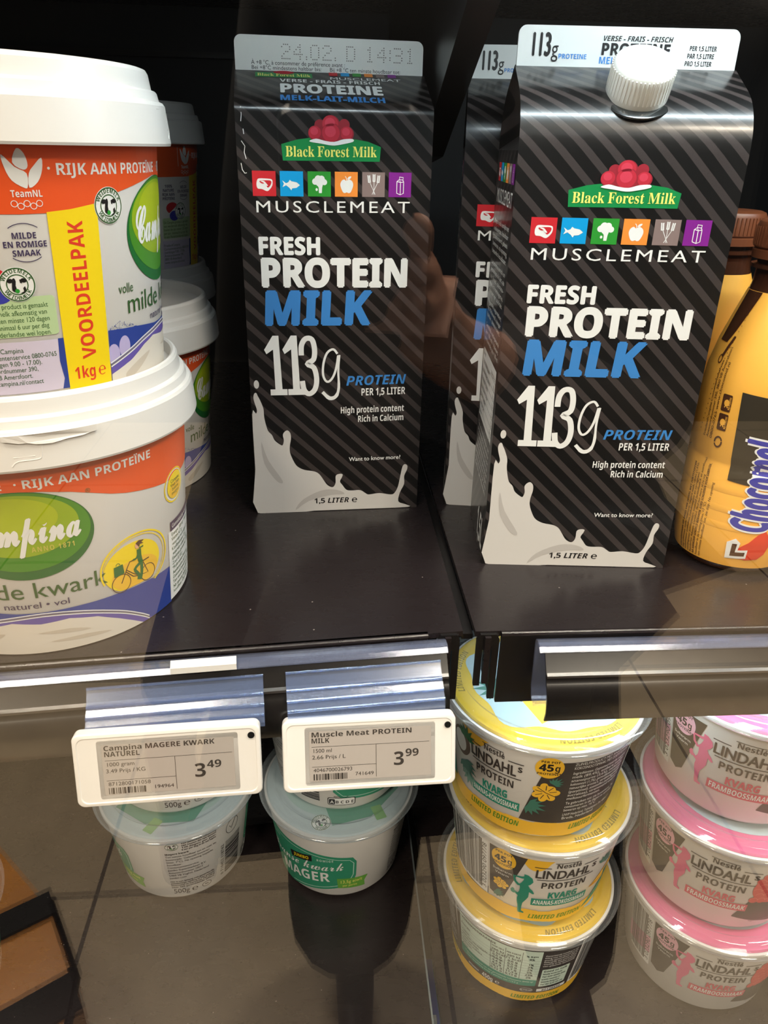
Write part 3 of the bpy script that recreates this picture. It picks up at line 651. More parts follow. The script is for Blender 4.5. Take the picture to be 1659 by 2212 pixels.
        for ch in '24.02. D 14:31':
            if ch == ' ': x += 3.2; continue
            g = DOT[ch]
            for j, row in enumerate(g):
                for i, c in enumerate(row):
                    if c == '1': A.ell(x+i*0.86, 9.9-j*0.9, 0.3, 0.24, P_GREY, 2, 8)
            x += len(g[0])*0.86+1.1
        A.text('\u00c0 +8 \u00b0C, \u00e0 consommer de pr\u00e9f\u00e9rence avant :', 7.4, 2.0, 1.6, P_BLACK, w=41.5, off=0.012)
        A.text('Bei +8\u00b0C mindestens haltbar bis:', 7.4, 0.1, 1.5, P_BLACK, w=31, off=0.012); A.text('Bij +8 \u00b0C ten minste houdbaar tot:', 42, 0.1, 1.5, P_BLACK, w=32, off=0.012)
    A.put(fin, lambda u, v, e: (u, CD/2-0.7-e, v+CB))
    fin.obj('gable_fin', o)
    if capped:
        ang = math.atan2(CB-CH, CD/2)+0.12
        M = Matrix.Translation((43.4, 11.6, CH+4.6)) @ Matrix.Scale(0.83, 4) @ Matrix.Rotation(ang, 4, 'X')
        c = MB(); white = mat('cap_white', (240, 242, 238), 0.3, coat=0.25)
        c.lathe([(13.6, 0), (13.9, 0.6), (13.4, 12.6), (12.7, 14.6), (11.4, 15.4), (0, 15.7)], white, 64, M)
        for k in range(48):
            a = 2*PI*k/48; Q = M @ Matrix.Rotation(a, 4, 'Z'); c.box(13.3, 13.95, -0.3, 0.3, 2.5, 12.6, white, Q)
        cap_ = c.obj('screw_cap', o, sharp=0.7)
        s = MB(); s.lathe([(17.0, -1.4), (17.0, -0.6), (15.4, 0.2), (13.2, 0.4)], mat('spout_dark', (40, 42, 42), 0.15, coat=0.5), 64, M); s.obj('spout_ring', cap_)
    return o
carton('milk_carton', 'black striped milk carton with a date stamped on its top fin and no cap', (-50.6, 21.6, 0.05), 0.065, 3.0, False)
RC = carton('milk_carton', 'black striped milk carton with a white screw cap, beside the orange bottles', (58.1, -35.0, 0.05), -0.082, 15.0, True)
dup(RC, (49.2, 30.6, 0.05), -0.15, 'black striped milk carton mostly hidden behind the capped milk carton')
# ------------------------------------------------------------------ white kwark buckets
RB = 0.977                                    # mm of label per degree
def cow_badge(A, x, y, r, l=2):
    A.ell(x, y, r, r, P_WHITE, l); A.ring(x, y, r*0.97, r*0.97, r*0.07, P_FG, l+1); A.ring(x, y, r*0.6, r*0.6, r*0.06, P_FG, l+1)
    A.text('WEIDEMELK', 0, 0, r*0.24, P_FG, 'b', w=r*1.75, al='c', arc=(x, y, r*0.68, PI/2), l=l+1); A.text('WEIDEMELK', 0, 0, r*0.24, P_FG, 'b', w=r*1.75, al='c', arc=(x, y, -r*0.9, -PI/2), l=l+1) if False else None
    for k, ch in enumerate('WEIDEMELK'):
        a = -PI/2+(k-4)*0.27; A.text(ch, x+0.78*r*math.cos(a), y+0.78*r*math.sin(a)-0.1*r, r*0.22, P_FG, 'b', al='c', rot=a+PI/2, l=l+1)
    q = lambda p: [(x+a*r, y+b*r) for a, b in p]
    A.poly(q([(-0.24, 0.34), (-0.1, 0.42), (0.12, 0.42), (0.24, 0.32), (0.26, 0.1), (0.16, -0.22), (0.2, -0.4), (0.08, -0.5), (-0.1, -0.48), (-0.18, -0.36), (-0.14, -0.15), (-0.26, 0.08)]), P_WHITE, l+1, 2)
    A.poly(q([(-0.22, 0.3), (-0.36, 0.36), (-0.54, 0.26), (-0.46, 0.12), (-0.26, 0.14)]), P_BLACK, l+2, 2); A.poly(q([(0.22, 0.3), (0.36, 0.36), (0.54, 0.26), (0.46, 0.12), (0.26, 0.14)]), P_BLACK, l+2, 2)
    A.poly(q([(-0.24, 0.32), (-0.12, 0.38), (-0.06, 0.2), (-0.1, -0.05), (-0.06, -0.3), (-0.16, -0.42), (-0.32, -0.3), (-0.28, 0.05)]), P_BLACK, l+2, 2); A.poly(q([(0.24, 0.3), (0.14, 0.3), (0.16, 0.1), (0.26, 0.06)]), P_BLACK, l+2)
    A.poly(q([(0.1, -0.5), (0.3, -0.4), (0.28, -0.2), (0.4, -0.1), (0.44, -0.3), (0.3, -0.52)]), P_BLACK, l+2); A.ell(x-0.05*r, y-0.36*r, 0.13*r, 0.13*r, P_GREEN, l+3, 10)
def bucket_art():
    A = Art(); D_ = lambda a: a*RB
    def pl(p, m, l=1, sm=0): A.poly([(D_(a), v) for a, v in p], m, l, sm)
    low = [(-67, 59.1), (-61.4, 59), (-53.4, 59.1), (-42, 60.4), (-37, 61.4), (-26.5, 64.5), (-16, 66.6), (-8, 68), (-3.6, 68.7), (2.8, 68.4), (9.2, 67.8), (18, 66), (25, 63.8), (32, 61.3), (38, 59.6), (44, 58.3), (51.5, 56.9), (59, 55.7), (75, 55.5), (120, 57), (180, 58), (240, 59), (293, 59.1)]
    for (a, b), (c, d_) in zip(low, low[1:]): A.raw([(D_(a), b), (D_(c), d_), (D_(c), 78.2), (D_(a), 78.2)], [(0, 1, 2, 3)], P_OR, 1)
    for s in (-49.3, 3.5, 105, 158, 211):
        A.text('RIJK AAN PROTE\u00cfNE', D_(s), 69.6, 3.2, P_WHITE, 'b', w=(46 if s < 258 else 46)); A.ell(D_(s-1.8), 71.4, 0.4, 0.4, P_WHITE, 2, 10)
    # green oval with the brand script, lime towards its top
    A.ell(0, 51, D_(24.4), 17.6, P_DG, 2, 64); A.ell(0, 52.6, D_(23.3), 15.6, P_MG, 3, 64); A.ell(D_(-1), 55.2, D_(20.5), 12.2, P_LG, 4, 56); A.ell(D_(-2), 58.2, D_(15), 8.2, P_LG2, 5, 48)
    [A.text('Campina', D_(-20.5)+dx, 47.6+dy, 11.5, P_WHITE, 'sc', w=D_(40.5), l=6, slope=0.03) for dx, dy in ((-0.3, 0), (0.3, 0), (0, 0.3), (0, -0.3))]
    A.ell(D_(7.6), 56.6, 1.6, 1.3, P_LG2, 7, 16); A.text('ANNO 1871', D_(2.5), 44.8, 2.0, C('gold', 206, 196, 90), 'b', w=D_(14.6), l=6, gap=0.15); A.text('\u00ae', D_(23), 64.2, 1.6, P_FG, l=2)
    A.text('volle', D_(-30.5), 32.5, 3.2, P_FG, 'r', w=D_(7.6), off=0.01); A.text('milde kwark', D_(-27), 25.4, 6.6, P_FG, 'r', w=D_(53.5), off=0.014); A.text('naturel \u2022 vol', D_(-12), 20.9, 2.6, P_INK, 'r', w=D_(24), off=0.014)
    # blue foot with the bowl
    pl([(-36.8, 0.4), (-36.6, 21.2), (-21, 20.2), (-8, 18.9), (1, 18.7), (16.4, 18.9), (33.7, 18.8), (58, 17.8), (61, 17.4), (59.5, 0.4)], P_NAVY, 1)
    r = random.Random(2)
    for k in range(70): x = -36+14*r.random(); A.ell(D_(x), 21+2.6*r.random()*(1-abs(x+31)/8) if x < -24 else 20.4, 0.14, 0.16, P_NAVY, 1, 6)
    pl([(-36.8, 0.4), (-36.8, 10), (-26, 13.4), (-15.6, 16.4), (1, 18.2), (16, 16.2), (30, 11.0), (39.3, 5.4), (45.5, 0.4)], P_VIO, 2, 0)
    for cx, cy in ((-35, 12.5), (-29.5, 14.5)): A.ell(D_(cx), cy, 2.8, 3.8, P_LILAC, 2, 20)
    for dy, c_ in ((0, P_WHITE), (-0.7, P_GREY), (-1.3, P_WHITE)): A.line([(D_(a), v+dy) for a, v in ((-36.8, 10), (-26, 13.4), (-15.6, 16.4), (1, 18.2), (16, 16.2), (30, 11.0), (39.3, 5.4), (44, 1.8))], 0.45, c_, 3, 4)
    pl([(-36.8, 0.4), (-36.8, 6), (-26.5, 9.2), (-18, 13), (-10.4, 14.8), (0, 13.6), (10.5, 14.3), (21, 11.9), (29.3, 7.6), (35.5, 3.8), (40.5, 0.4)], P_CREAM, 4, 0)
    sh_ = C('cream_fold', 206, 194, 178); pl([(-30, 5), (-22, 8.4), (-14, 10), (-20, 6), (-28, 2.8)], sh_, 5, 3); pl([(-2, 9.6), (10, 9.8), (18, 7.4), (8, 8.2)], sh_, 5, 3); pl([(2, 5.2), (16, 5.6), (26, 3.4), (14, 4.0)], sh_, 5, 3)
    # cyclist in a sun
    A.ring(D_(40.4), 28.6, D_(16.4), 13.2, 0.7, P_YEL, 2, 48, -60, 200); A.ring(D_(40), 28.4, D_(15), 12.2, 0.35, P_YEL, 2, 48, -60, 170)
    A.ell(D_(38.7), 28, D_(13.4), 10.4, P_YEL, 2, 48, y0=19.2); A.ell(D_(39.5), 24.6, D_(11.2), 6.6, P_LY, 3, 40, y0=19.2)
    for cx, cy, rr in ((32.2, 22.6, 4.1), (45, 22.4, 3.8)): A.ring(D_(cx), cy, rr, rr, 0.32, P_CBR, 4, 32)
    ln = lambda p, w, m, l=4, sm=0: A.line([(D_(a), v) for a, v in p], w, m, l, sm)
    ln([(32.2, 22.6), (35.4, 28.8), (36.6, 30.6), (38, 30.6)], 0.4, P_CBR); ln([(34.4, 27), (37.6, 23.6), (40.4, 22.8), (45, 22.4), (42.8, 28)], 0.4, P_CBR); ln([(34.6, 27.8), (38, 24.6), (40.2, 23)], 0.35, P_CBR); ln([(42.4, 28.4), (46, 28.6)], 0.5, P_CBR)
    pl([(29.4, 26.2), (29.6, 30.6), (33.4, 30.9), (33.8, 26.7)], P_DG, 5); A.ring(D_(31.4), 31, 0.9, 1.0, 0.25, P_DG, 5, 16, 0, 180)
    ln([(41.2, 34.4), (41.2, 31), (41.8, 28)], 2.0, P_DG, 5, 3); ln([(41.8, 28.4), (38.6, 26.4), (40.2, 23.4), (40.0, 21.2)], 1.3, P_DG, 5, 3); ln([(42, 28), (41.8, 24), (40.8, 20.8)], 1.4, P_DG, 5, 3); ln([(41, 33.4), (39.8, 31), (38, 30.8)], 0.8, P_DG, 6, 3)
    A.ell(D_(40.6), 36.2, 1.1, 1.3, C('skin_print', 232, 176, 140), 6, 14); pl([(39.8, 37.4), (41.4, 38.2), (44, 37.6), (42.6, 37.0), (43.6, 36.2), (41.8, 36.4), (41.4, 35.2)], P_CBR, 7); ln([(41.2, 34.8), (43.4, 35.0)], 0.6, P_DG, 7)
    # round seal near the seam and the nutrition panel
    A.ring(D_(66), 52, 8.2, 7.2, 0.6, P_YEL, 2, 40); A.ring(D_(66), 52, 7.4, 6.5, 0.4, P_WHITE, 2, 40); A.ell(D_(66.5), 52, 6.4, 5.7, P_YEL, 3, 40); A.ell(D_(66.5), 50, 5.2, 3.2, P_LY, 4, 30)
    for k, s in enumerate(('Campina', 'Voor een', 'betere', 'morgen')): A.text(s, D_(66.5), 53.6-1.75*k, 1.5, P_FG, 'r', al='c', l=5)
    pl([(59, 1.2), (59.2, 33), (92, 33), (92, 1.2)], P_WHITE, 2); pl([(61, 32.8), (61, 37), (92, 37), (92, 32.8)], P_INK, 3); A.text('Gemiddelde voedingswaarde', D_(62), 34, 1.8, P_WHITE, 'r', l=4)
    for k, s in enumerate(('Energie 389 kJ / 94 kcal', 'Vetten 4,7 g', ' waarvan verzadigd 3,1 g', 'Koolhydraten 3,6 g', ' waarvan suikers 3,6 g', 'Eiwitten (prote\u00efne) 9,0 g', 'Zout 0,10 g', '*Referentie-inname', 'Aanbevolen portie 150 g', 'Gekoeld bewaren (max. 7\u00b0C).', 'Ten minste houdbaar tot:', 'Na opening beperkt', 'houdbaar. Ook lekker')): A.text(s, D_(61.5), 30.4-2.25*k, 1.55, P_FG, 'r', l=3)
    # back: yellow stripe, texts
    pl([(-53.6, 0.4), (-53.4, 59.4), (-46, 60), (-38, 61.2), (-36.8, 60), (-37.2, 0.4)], P_YEL, 2)
    A.text('VOORDEELPAK', D_(-42.6), 13.4, 5.0, P_RTXT, 'b', w=43.2, rot=PI/2, l=3); A.text('1kg', D_(-51.4), 7, 4.0, P_RTXT, 'b', w=8.0, l=3); A.text('\u212e', D_(-42.6), 6.9, 4.0, P_RTXT, 'r', w=3.6, l=3)
    cow_badge(A, D_(-32), 60.4, 5.6, 3); cow_badge(A, D_(-65), 39, 5.2, 4); A.poly([(D_(-72.5)+5*math.cos(a/8), 41+3.4*math.sin(a/8)) for a in range(4, 34)], P_RED, 3); A.ell(D_(-71), 36.4, 4, 3, P_CBLUE, 3, 24)
    for pts in ([(-58.6, 63.6), (-61.6, 66), (-63, 70), (-63.4, 74.6), (-60.4, 70.6), (-57.4, 68.4), (-57.6, 64)], [(-60.8, 72), (-59.2, 76.6), (-57.4, 75), (-56.8, 71), (-58.2, 69.6)], [(-57.2, 63.6), (-54.6, 65.6), (-53, 69.6), (-52.8, 73.6), (-55.2, 71), (-56.8, 68.4)]): pl([(a_, 66.2+(v_-63.6)*0.8) for a_, v_ in pts], P_WHITE, 3, 3)
    A.text('TeamNL', D_(-62.6), 63.7, 1.9, P_WHITE, 'b', w=8.6, l=3)
    for k in range(5): A.ring(D_(-62)+1.7*k, 61.9-(0.7 if k % 2 else 0), 0.95, 0.95, 0.2, P_WHITE, 3, 16)
    A.line([(D_(-65.5), 65), (D_(-66), 76)], 0.25, P_WHITE, 2)
    for k, (s, w_) in enumerate((('MILDE', 7), ('EN ROMIGE', 12.4), ('SMAAK', 8))): A.text(s, D_(-60.8), 52.2-2.5*k, 1.75, P_INK, 'b', al='c', w=w_)
    A.ring(D_(-60.8), 51, 6.4, 5.6, 0.22, P_INK, 2, 16, 50, 130); A.ring(D_(-60.8), 51, 6.4, 5.6, 0.22, P_INK, 2, 16, 230, 310)
    for k, (s, w_) in enumerate((('100%', 6), ('NATURE', 9), ('RIJK AAN', 10), ('PROTE\u00cfNE', 10))): A.text(s, D_(-75), 53-2.4*k, 1.7, P_INK, 'b', al='c', w=w_)
    A.rrect(D_(-81), 22.9, D_(-54.6), 35.2, 1.2, P_PALEG, 2)
    for k, s in enumerate(('Dit Campina product is gemaakt', 'van weidemelk afkomstig van', 'koeien die ten minste 120 dagen', 'per jaar, minimaal 6 uur per dag', 'in een Nederlandse wei lopen.')): A.text(s, D_(-80.4), 31.8-2.15*k, 1.5, P_FG, 'r', w=D_(23.4)-0.5*(k % 2), l=3)
    pl([(-82, 4.6), (-82, 21.6), (-54, 21.2), (-54, 4.6)], P_LILB, 2); pl([(-55.4, 21.4), (-53.6, 21.4), (-53.6, 4.6), (-56, 4.6), (-55, 8), (-55.8, 14)], P_NAVY, 3)
    for k, s in enumerate(('FrieslandCampina', 'Consumentenservice 0800-0765', '(werkdagen 9.00 - 17.00).', 'Antwoordnummer 390,', '3800 VB Amersfoort.', 'www.campina.nl/contact')): A.text(s, D_(-81), 18-2.1*k, 1.5, P_FG, 'r', w=(14, 24, 19, 17.5, 15.5, 18.5)[k], l=3)
    return A
BUCKET_ART = bucket_art()
BR0, BK = 53.0, 0.07
def bucket(name, label, loc, rz):
    o = thing(name, label, 'bucket', loc, rz)
    b = MB(); b.lathe([(0, 1.0), (49, 1.0), (50.5, 0), (52.2, 0.4), (53.0, 1.6), (BR0+BK*79, 79)], WHITEP, 144)
    BUCKET_ART.put(b, cone(BR0, BK, RB), du=3.0, base=0.06, step=0.05); b.obj('bucket_body', o)
    l = MB()
    l.lathe([(59.5, 77.6), (63.4, 77.6), (63.7, 78.4), (62.7, 89.8), (62.1, 90.9), (60.9, 91.4), (60.3, 93.9), (59.9, 94.4), (58.6, 94.8), (57.9, 99.6), (57.3, 100.7), (56.4, 101.0), (55.6, 100.5), (55.0, 96.2), (53.6, 95.8), (0, 95.8)], WHITEP, 144)
    A = Art(); A.ell(-10, 0, 24, 17, P_DG, 1, 48); A.ell(-10, 1, 22, 14, P_MG, 2, 48); A.text('Campina', -10, -4, 10, P_WHITE, 'sc', w=38, al='c', l=3)
    A.put(l, lambda u, v, e: (-v, u, 95.8+e))
    lid_ = l.obj('lid', o, sharp=0.35)
    t = MB()                                     # moulded tear tab: raised outline on the lid skirt
    cs = cone(63.45, -0.0965, 1.1); P = [(-8.0, 10.6), (-4.6, 10.8), (-4.4, 11.6), (12.6, 11.6), (13.2, 9.8), (12.6, 4.6), (11.4, 3.2), (5.4, 3.0), (3.4, 1.4)]
    t.tube([cs(u*1.0, v, 0.1)[:2]+(78.4+v*0.98,) for u, v in smooth(P, 3, False)], 0.32, WHITEP, 8)
    t.tube([cs(u, v, 0.1)[:2]+(78.4+v*0.98,) for u, v in ((4.2, 4.4), (10.6, 4.4))], 0.3, WHITEP, 8)
    t.obj('tear_tab', lid_)
    return o
B1 = bucket('bucket', 'white kwark bucket with big green oval and cyclist facing front, at the shelf edge', (-129.8, -45.0, 0), math.radians(-79))
tt = MB(); cs = cone(63.9, -0.09, 1.0); r = random.Random(4)
up_ = [(-77.5+2.2*k, 90.2-0.15*k*0) for k in range(13)]; dn = [(-51+(-2.2)*k, 88.6-1.4*math.sin(PI*(k+1)/13)-0.9*r.random()) for k in range(13)]
tt.add([cs(u*1.0, 12, 0.35)[:2]+(v,) for u, v in up_+dn]+[cs(u, 12, 0.9)[:2]+(v,) for u, v in up_+dn], [tuple(range(26)), tuple(range(51, 25, -1))]+[(i, (i+1) % 26, 26+(i+1) % 26, 26+i) for i in range(26)], WHITEP)
tl = tt.obj('torn_seal', B1, rz=math.radians(79)); tl['label'] = 'ragged torn white seal strip'
GB = 'stacked white kwark buckets'
dup(B1, (-130.6, -44.6, 96.0), 0.005, 'white kwark bucket with yellow stripe facing front, on top of the front bucket', GB); B1['group'] = GB
last = [o for o in bpy.data.objects if o.name.startswith('torn_seal.')]
for o in last: bpy.data.objects.remove(o)
def bdup(loc, rz, label):
    q = dup(B1, loc, math.radians(rz), label, GB)
    for o in [c for c in q.children if c.name.startswith('torn_seal')]: bpy.data.objects.remove(o)
bdup((-137.0, 86.0, 0), -2, 'white kwark bucket alone behind the front stack, its lid with green print uncovered')
bdup((-155.5, 216.0, 0), -60, 'white kwark bucket at the bottom of the rearmost stack')
bdup((-155.5, 216.0, 96.0), 37, 'white kwark bucket on top of the rearmost stack, half in shade')

# ------------------------------------------------------------------ lidded tubs on the lower shelf
RT = 0.759; TR0, TK = 39.3, 0.13
NH = 68.6
def tub_shape(o, lid_mat, art, foil_art, foil_mat):
    b = MB(); b.lathe([(0, 2.2), (33, 2.2), (34.5, 0), (36.6, 0.5), (38.2, 2.2), (TR0+TK*5, 5), (TR0+TK*58, 58), (47.4, 61.6), (48.6, 62.4), (48.9, 63.6), (48.7, 65.0), (47, 65.0)], WHITEP, 128)
    art.put(b, cone(TR0, TK, RT), du=2.5, base=0.06, step=0.045); b.obj('cup', o)
    f = MB(); f.lathe([(47.4, 65.2), (46.6, 66.2), (44.0, 66.6), (0, 66.6)], foil_mat, 96); foil_art.put(f, lambda u, v, e: (u*0.955, v*0.955, 66.6+e), base=0.1, step=0.06); f.obj('foil_seal', o)
    l = MB()
    l.lathe([(0, 68.3), (40.2, 68.3), (41.0, 68.6), (41.8, 70.4), (42.6, 70.9), (45.8, 70.7), (46.8, 70.2), (47.6, 68.8), (50.6, 67.6), (51.9, 67.0), (52.5, 66.2), (52.3, 65.5), (51.0, 65.1), (50.7, 64.2)], lid_mat, 128)
    l.obj('lid', o, sharp=0.5)
def runner(A, x, y, sx, sy, m):
    q = lambda p: [(x+(a-850)*sx, y+(830-b)*sy) for a, b in p]
    A.poly(q([(848, 312), (880, 318), (915, 350), (925, 395), (905, 435), (890, 445), (905, 480), (930, 505), (948, 545), (935, 550), (905, 530), (905, 600), (885, 650), (865, 690), (860, 750), (862, 800), (888, 815), (885, 830), (835, 830), (828, 800), (825, 740), (815, 690), (812, 650), (818, 610), (806, 585), (825, 545), (828, 500), (822, 450), (838, 420), (850, 385)]), m, 4)
    A.line(q([(870, 345), (835, 362), (770, 366), (783, 430), (812, 462), (840, 450)]), [26*sy, 24*sy, 20*sy, 20*sy, 26*sy, 30*sy], m, 4)
    A.line(q([(830, 600), (800, 578), (788, 568)]), 24*sy, m, 4); A.poly(q([(795, 560), (782, 592), (758, 580), (752, 550), (766, 524), (782, 530), (784, 548)]), m, 4)
def leafy(A, x, y, s, rot, m, l=5):
    for k in range(-3, 4):
        a = rot+k*0.42; L_ = s*(1-0.09*abs(k)); c, q = math.cos(a), math.sin(a); w = 0.13*s
        A.poly([(x, y), (x+c*L_*0.45-q*w, y+q*L_*0.45+c*w), (x+c*L_, y+q*L_), (x+c*L_*0.45+q*w, y+q*L_*0.45-c*w)], m, l)
def monstera(A, x, y, r, m, dk, l=4):
    p = []
    for k in range(56):
        a = 2*PI*k/56; d_ = r*(0.72+0.28*abs(math.cos(3.5*a))*(1 if math.cos(a+2.2) > -0.85 else 0.3)); p.append((x+d_*math.cos(a), y+d_*1.02*math.sin(a)))
    A.poly(p, m, l); A.line([(x-r*0.6, y+r*0.5), (x, y), (x+r*0.7, y-r*0.4)], r*0.06, dk, l+1)
    for a in (0.2, 0.9, 1.6, 2.9, 3.6, 4.3, 5.2): A.line([(x+0.25*r*math.cos(a), y+0.25*r*math.sin(a)), (x+0.75*r*math.cos(a), y+0.75*r*math.sin(a))], r*0.06, dk, l+1)
def front_text(A, x0, w, txt, kcol, bcol, flav):
    X = lambda a: x0+w*a
    A.text('Nestl\u00e9', X(0.30), 52.6, 3.6, txt, 'b', w=w*0.38, l=4); A.line([(X(0.28), 56.6), (X(0.66), 56.6)], 0.45, txt, 4)
    A.text('LINDAHL', X(0.02), 43.8, 6.6, txt, 'r', w=w*0.86, off=0.022, l=4); A.text('s', X(0.9), 47.4, 5.0, txt, 'r', off=0.02, w=w*0.08, l=4)
    A.line([(X(0.0), 52.4), (X(0.24), 52.4)], 0.6, txt, 4); A.line([(X(0.74), 52.6), (X(0.99), 52.6)], 0.6, txt, 4); A.line([(X(0.06), 42.2), (X(0.97), 42.2)], 0.6, txt, 4)
    A.text('PROTEIN', X(0.13), 35.2, 5.0, txt, 'b', w=w*0.74, l=4, off=-0.012); A.text('KVARG', X(0.27), 26.6, 5.0, kcol, 'b', w=w*0.5, off=0.02, l=4)
    A.rect(X(0.03), 19.6, X(0.99), 25.6, bcol, 3); A.text(flav, X(0.06), 20.8, 3.7, P_WHITE, 'b', w=w*0.9, l=4)
def lindahl_art(pink):
    A = Art(); X = lambda a: a*RT; acc = P_PINK if pink else P_TEAL; circ = P_PINKL if pink else P_LY
    def pl(p, m, l=1, sm=0): A.poly([(X(a), v) for a, v in p], m, l, sm)
    if not pink:
        for k in range(72): A.rect(X(5*k), 4.4+0.5*math.sin(k*0.7), X(5*k+5), 14.6+0.5*math.sin(k*1.3+1), P_LY, 1)
        A.ell(X(54), 66, X(10.5), 17, P_LY, 1, 30, y1=58); A.ell(X(147), 66, X(11), 15, P_LY, 1, 30, y1=58)
        pl([(0, 13.6), (23, 15), (23, 21), (10, 17), (0, 20)], P_DK, 2)
    # barcode and dark 45 g panel
    A.rect(X(0.4), 15, X(22.4), 57.6, P_WHITE, 2) ; A.barcode(X(1), 17, X(17.5), 57, P_BLACK, 3, 34, seed=9); A.text('3 023290 097778', X(21.2), 18, 2.6, P_BLACK, 'r', w=37, rot=PI/2, l=3)
    if pink: pl([(-2, 20), (-2, 34), (22, 40), (22, 26)], P_PINKL, 2)
    pl([(23.6, 57.8), (48.2, 57.8), (35.7, 20.6), (30.5, 17.6), (24.4, 20.4)], P_DK, 3)
    A.ell(X(33.4), 51, 6.2, 7.6, circ, 4, 36); A.text('45', X(33)-4.3, 48.6, 4.6, P_BLACK, 'b', w=6.2, off=0.02, l=5); A.text('g', X(33)+2.2, 48.8, 4.0, P_BLACK, 'b', w=2.6, l=5); A.text('PER POT', X(33.4), 55, 1.5, P_BLACK, 'b', al='c', l=5); A.text('PROTE\u00cfNE*', X(33.4), 45.8, 1.5, P_BLACK, 'b', al='c', l=5)
    A.text('Suikerarm', X(33), 40.4, 1.7, P_WHITE, 'r', al='c', l=4); A.text('Vetarm', X(33), 37.6, 1.7, P_WHITE, 'r', al='c', l=4)
    if not pink: monstera(A, X(32.5), 30.4, 4.4, P_LY, P_DK, 4); leafy(A, X(29), 22, 6, -0.5, P_LEAF, 5)
    runner(A, X(47.6), 11 if not pink else 18, 0.062, 0.0655, acc)
    front_text(A, X(53), X(43), P_DK, P_PINKR if pink else P_TEAL, P_PINKR if pink else P_TEAL, 'FRAMBOOSSMAAK' if pink else 'ANANAS-KOKOSSMAAK')
    if pink:
        r = random.Random(5); cx, cy = X(108), 40
        A.ell(cx, cy, 10.5, 12.5, P_RASP, 2, 30)
        for j in range(6):
            for i in range(5): A.ell(cx-8+4*i+(2 if j % 2 else 0), cy-10+4*j, 2.4, 2.4, P_RASP, 3, 14); A.ring(cx-8+4*i+(2 if j % 2 else 0), cy-10+4*j, 2.2, 2.2, 0.4, P_RASP2, 4, 12, 0, 170)
        pl([(88, 14), (97.5, 33), (128, 30), (124, 7.6)], P_DK, 1); A.text('Suggestie voor serveren', X(101), 10.6, 1.5, P_GREY, 'r', w=14, l=4)
    else:
        pl([(97, 8), (121, 32), (121, 12)], P_TEAL, 2); pl([(97.5, 26), (120, 44), (121, 27), (110, 25)], P_LY, 3); A.line([(X(98), 27), (X(108), 27.4), (X(120), 29)], 1.1, C('pineapple_rind', 196, 130, 40), 4, 3)
        A.ell(X(118), 56, 7.5, 11, P_PINKL if False else C('shell_white', 232, 214, 206), 2, 24, rot=-0.5, y1=58); leafy(A, X(104), 44, 9, 1.1, P_LEAF, 4); leafy(A, X(112), 30, 8, 0.3, P_LEAF, 4)
        A.ell(X(134), 45, 6.4, 8.6, P_BROWN, 3, 24); A.ell(X(133), 45, 4.6, 6.6, P_WHITE, 4, 24); leafy(A, X(136), 33, 11, -0.9, P_LEAF, 5); leafy(A, X(139), 50, 9, 1.4, P_DG, 5); leafy(A, X(141), 27, 9, -1.8, C('leaf_pale', 120, 166, 150), 5)
        A.text('LIMITED EDITION', X(54), 7.4, 3.7, P_MG, 'bi', w=X(42), l=3); A.text('LIMITED EDITION', X(142), 9.4, 3.9, P_MG, 'bi', w=X(38), l=3, slope=-0.02)
        # second front with the ingredients panel
        front_text(A, X(143), X(36.5), P_DK, P_TEAL, P_TEAL, 'ANANAS-KOKOSSMAAK')
        pl([(192.5, 57.8), (248, 57.8), (250, 13.4), (179.6, 15.2)], P_DK, 2)
        A.ell(X(193.2), 54, 6.1, 6.9, P_LY, 4, 36, y1=62); A.text('45', X(193)-4.3, 52, 4.6, P_BLACK, 'b', w=6.2, off=0.02, l=5); A.text('g', X(193)+2.2, 52.2, 4.0, P_BLACK, 'b', w=2.6, l=5); A.text('PER POT', X(193.2), 57.4, 1.4, P_BLACK, 'b', al='c', l=5); A.text('PROTE\u00cfNE*', X(193.2), 49.4, 1.4, P_BLACK, 'b', al='c', l=5)
        monstera(A, X(193.5), 37, 6.6, P_LY, P_DK, 4); leafy(A, X(184), 27, 9.5, -0.35, P_LEAF, 5); leafy(A, X(197), 43, 5.5, 0.9, P_LEAF, 5)
        y = 55.6
        for k, s in enumerate(('ZUIVELPRODUCT MET ANANAS- EN', 'KOKOSNOOTSMAAK. MET ZOETSTOFFEN', 'Ingredi\u00ebnten: Gepasteuriseerde magere', 'melk (89,4%), eetbare stukjes', 'ananaspuree (3,6%), melkeiwit,', 'kokosnoot (1,7%), gemodificeerd zetmeel,', 'natuurlijke aroma\'s, verdikkingsmiddel', '(guarpitmeel), zoetstoffen (acesulfaam-K,', 'sucralose), stremmend enzym,', 'melkzuurfermenten.', 'Te gebruiken tot: zie bovenkant. Te', 'consumeren in de dagen na opening,', 'bewaren op max. +6\u00b0C.', 'LNVP Nederland, Takkebijsters 3H, 4800 CT', 'Breda, Nederland')):
            A.text(s, X(207), y, 1.75, P_WHITE, 'r', off=0.012, w=X(39) if k not in (9, 12, 14) else X(24), l=4); y -= 2.55+(0.9 if k in (1, 9, 12) else 0)
        A.text('LIMITED EDITION', X(214), 8.4, 3.9, P_MG, 'bi', w=X(37), l=3, slope=0.02)
        # nutrition table
        pl([(250, 13.4), (250, 57.8), (346, 57.8), (346, 13.4)], P_DK, 2); pl([(254, 28), (254, 57), (317, 57), (317, 27)], P_MINT, 3); pl([(254, 20.4), (254, 28.4), (317, 27.4), (317, 21)], P_TEAL, 4)
        for a in (282, 292.5, 304): A.line([(X(a), 27.6), (X(a), 55)], 0.22, P_DK, 5)
        A.text('VOEDINGSWAARDE', X(256), 53.6, 1.7, P_BLACK, 'b', l=5)
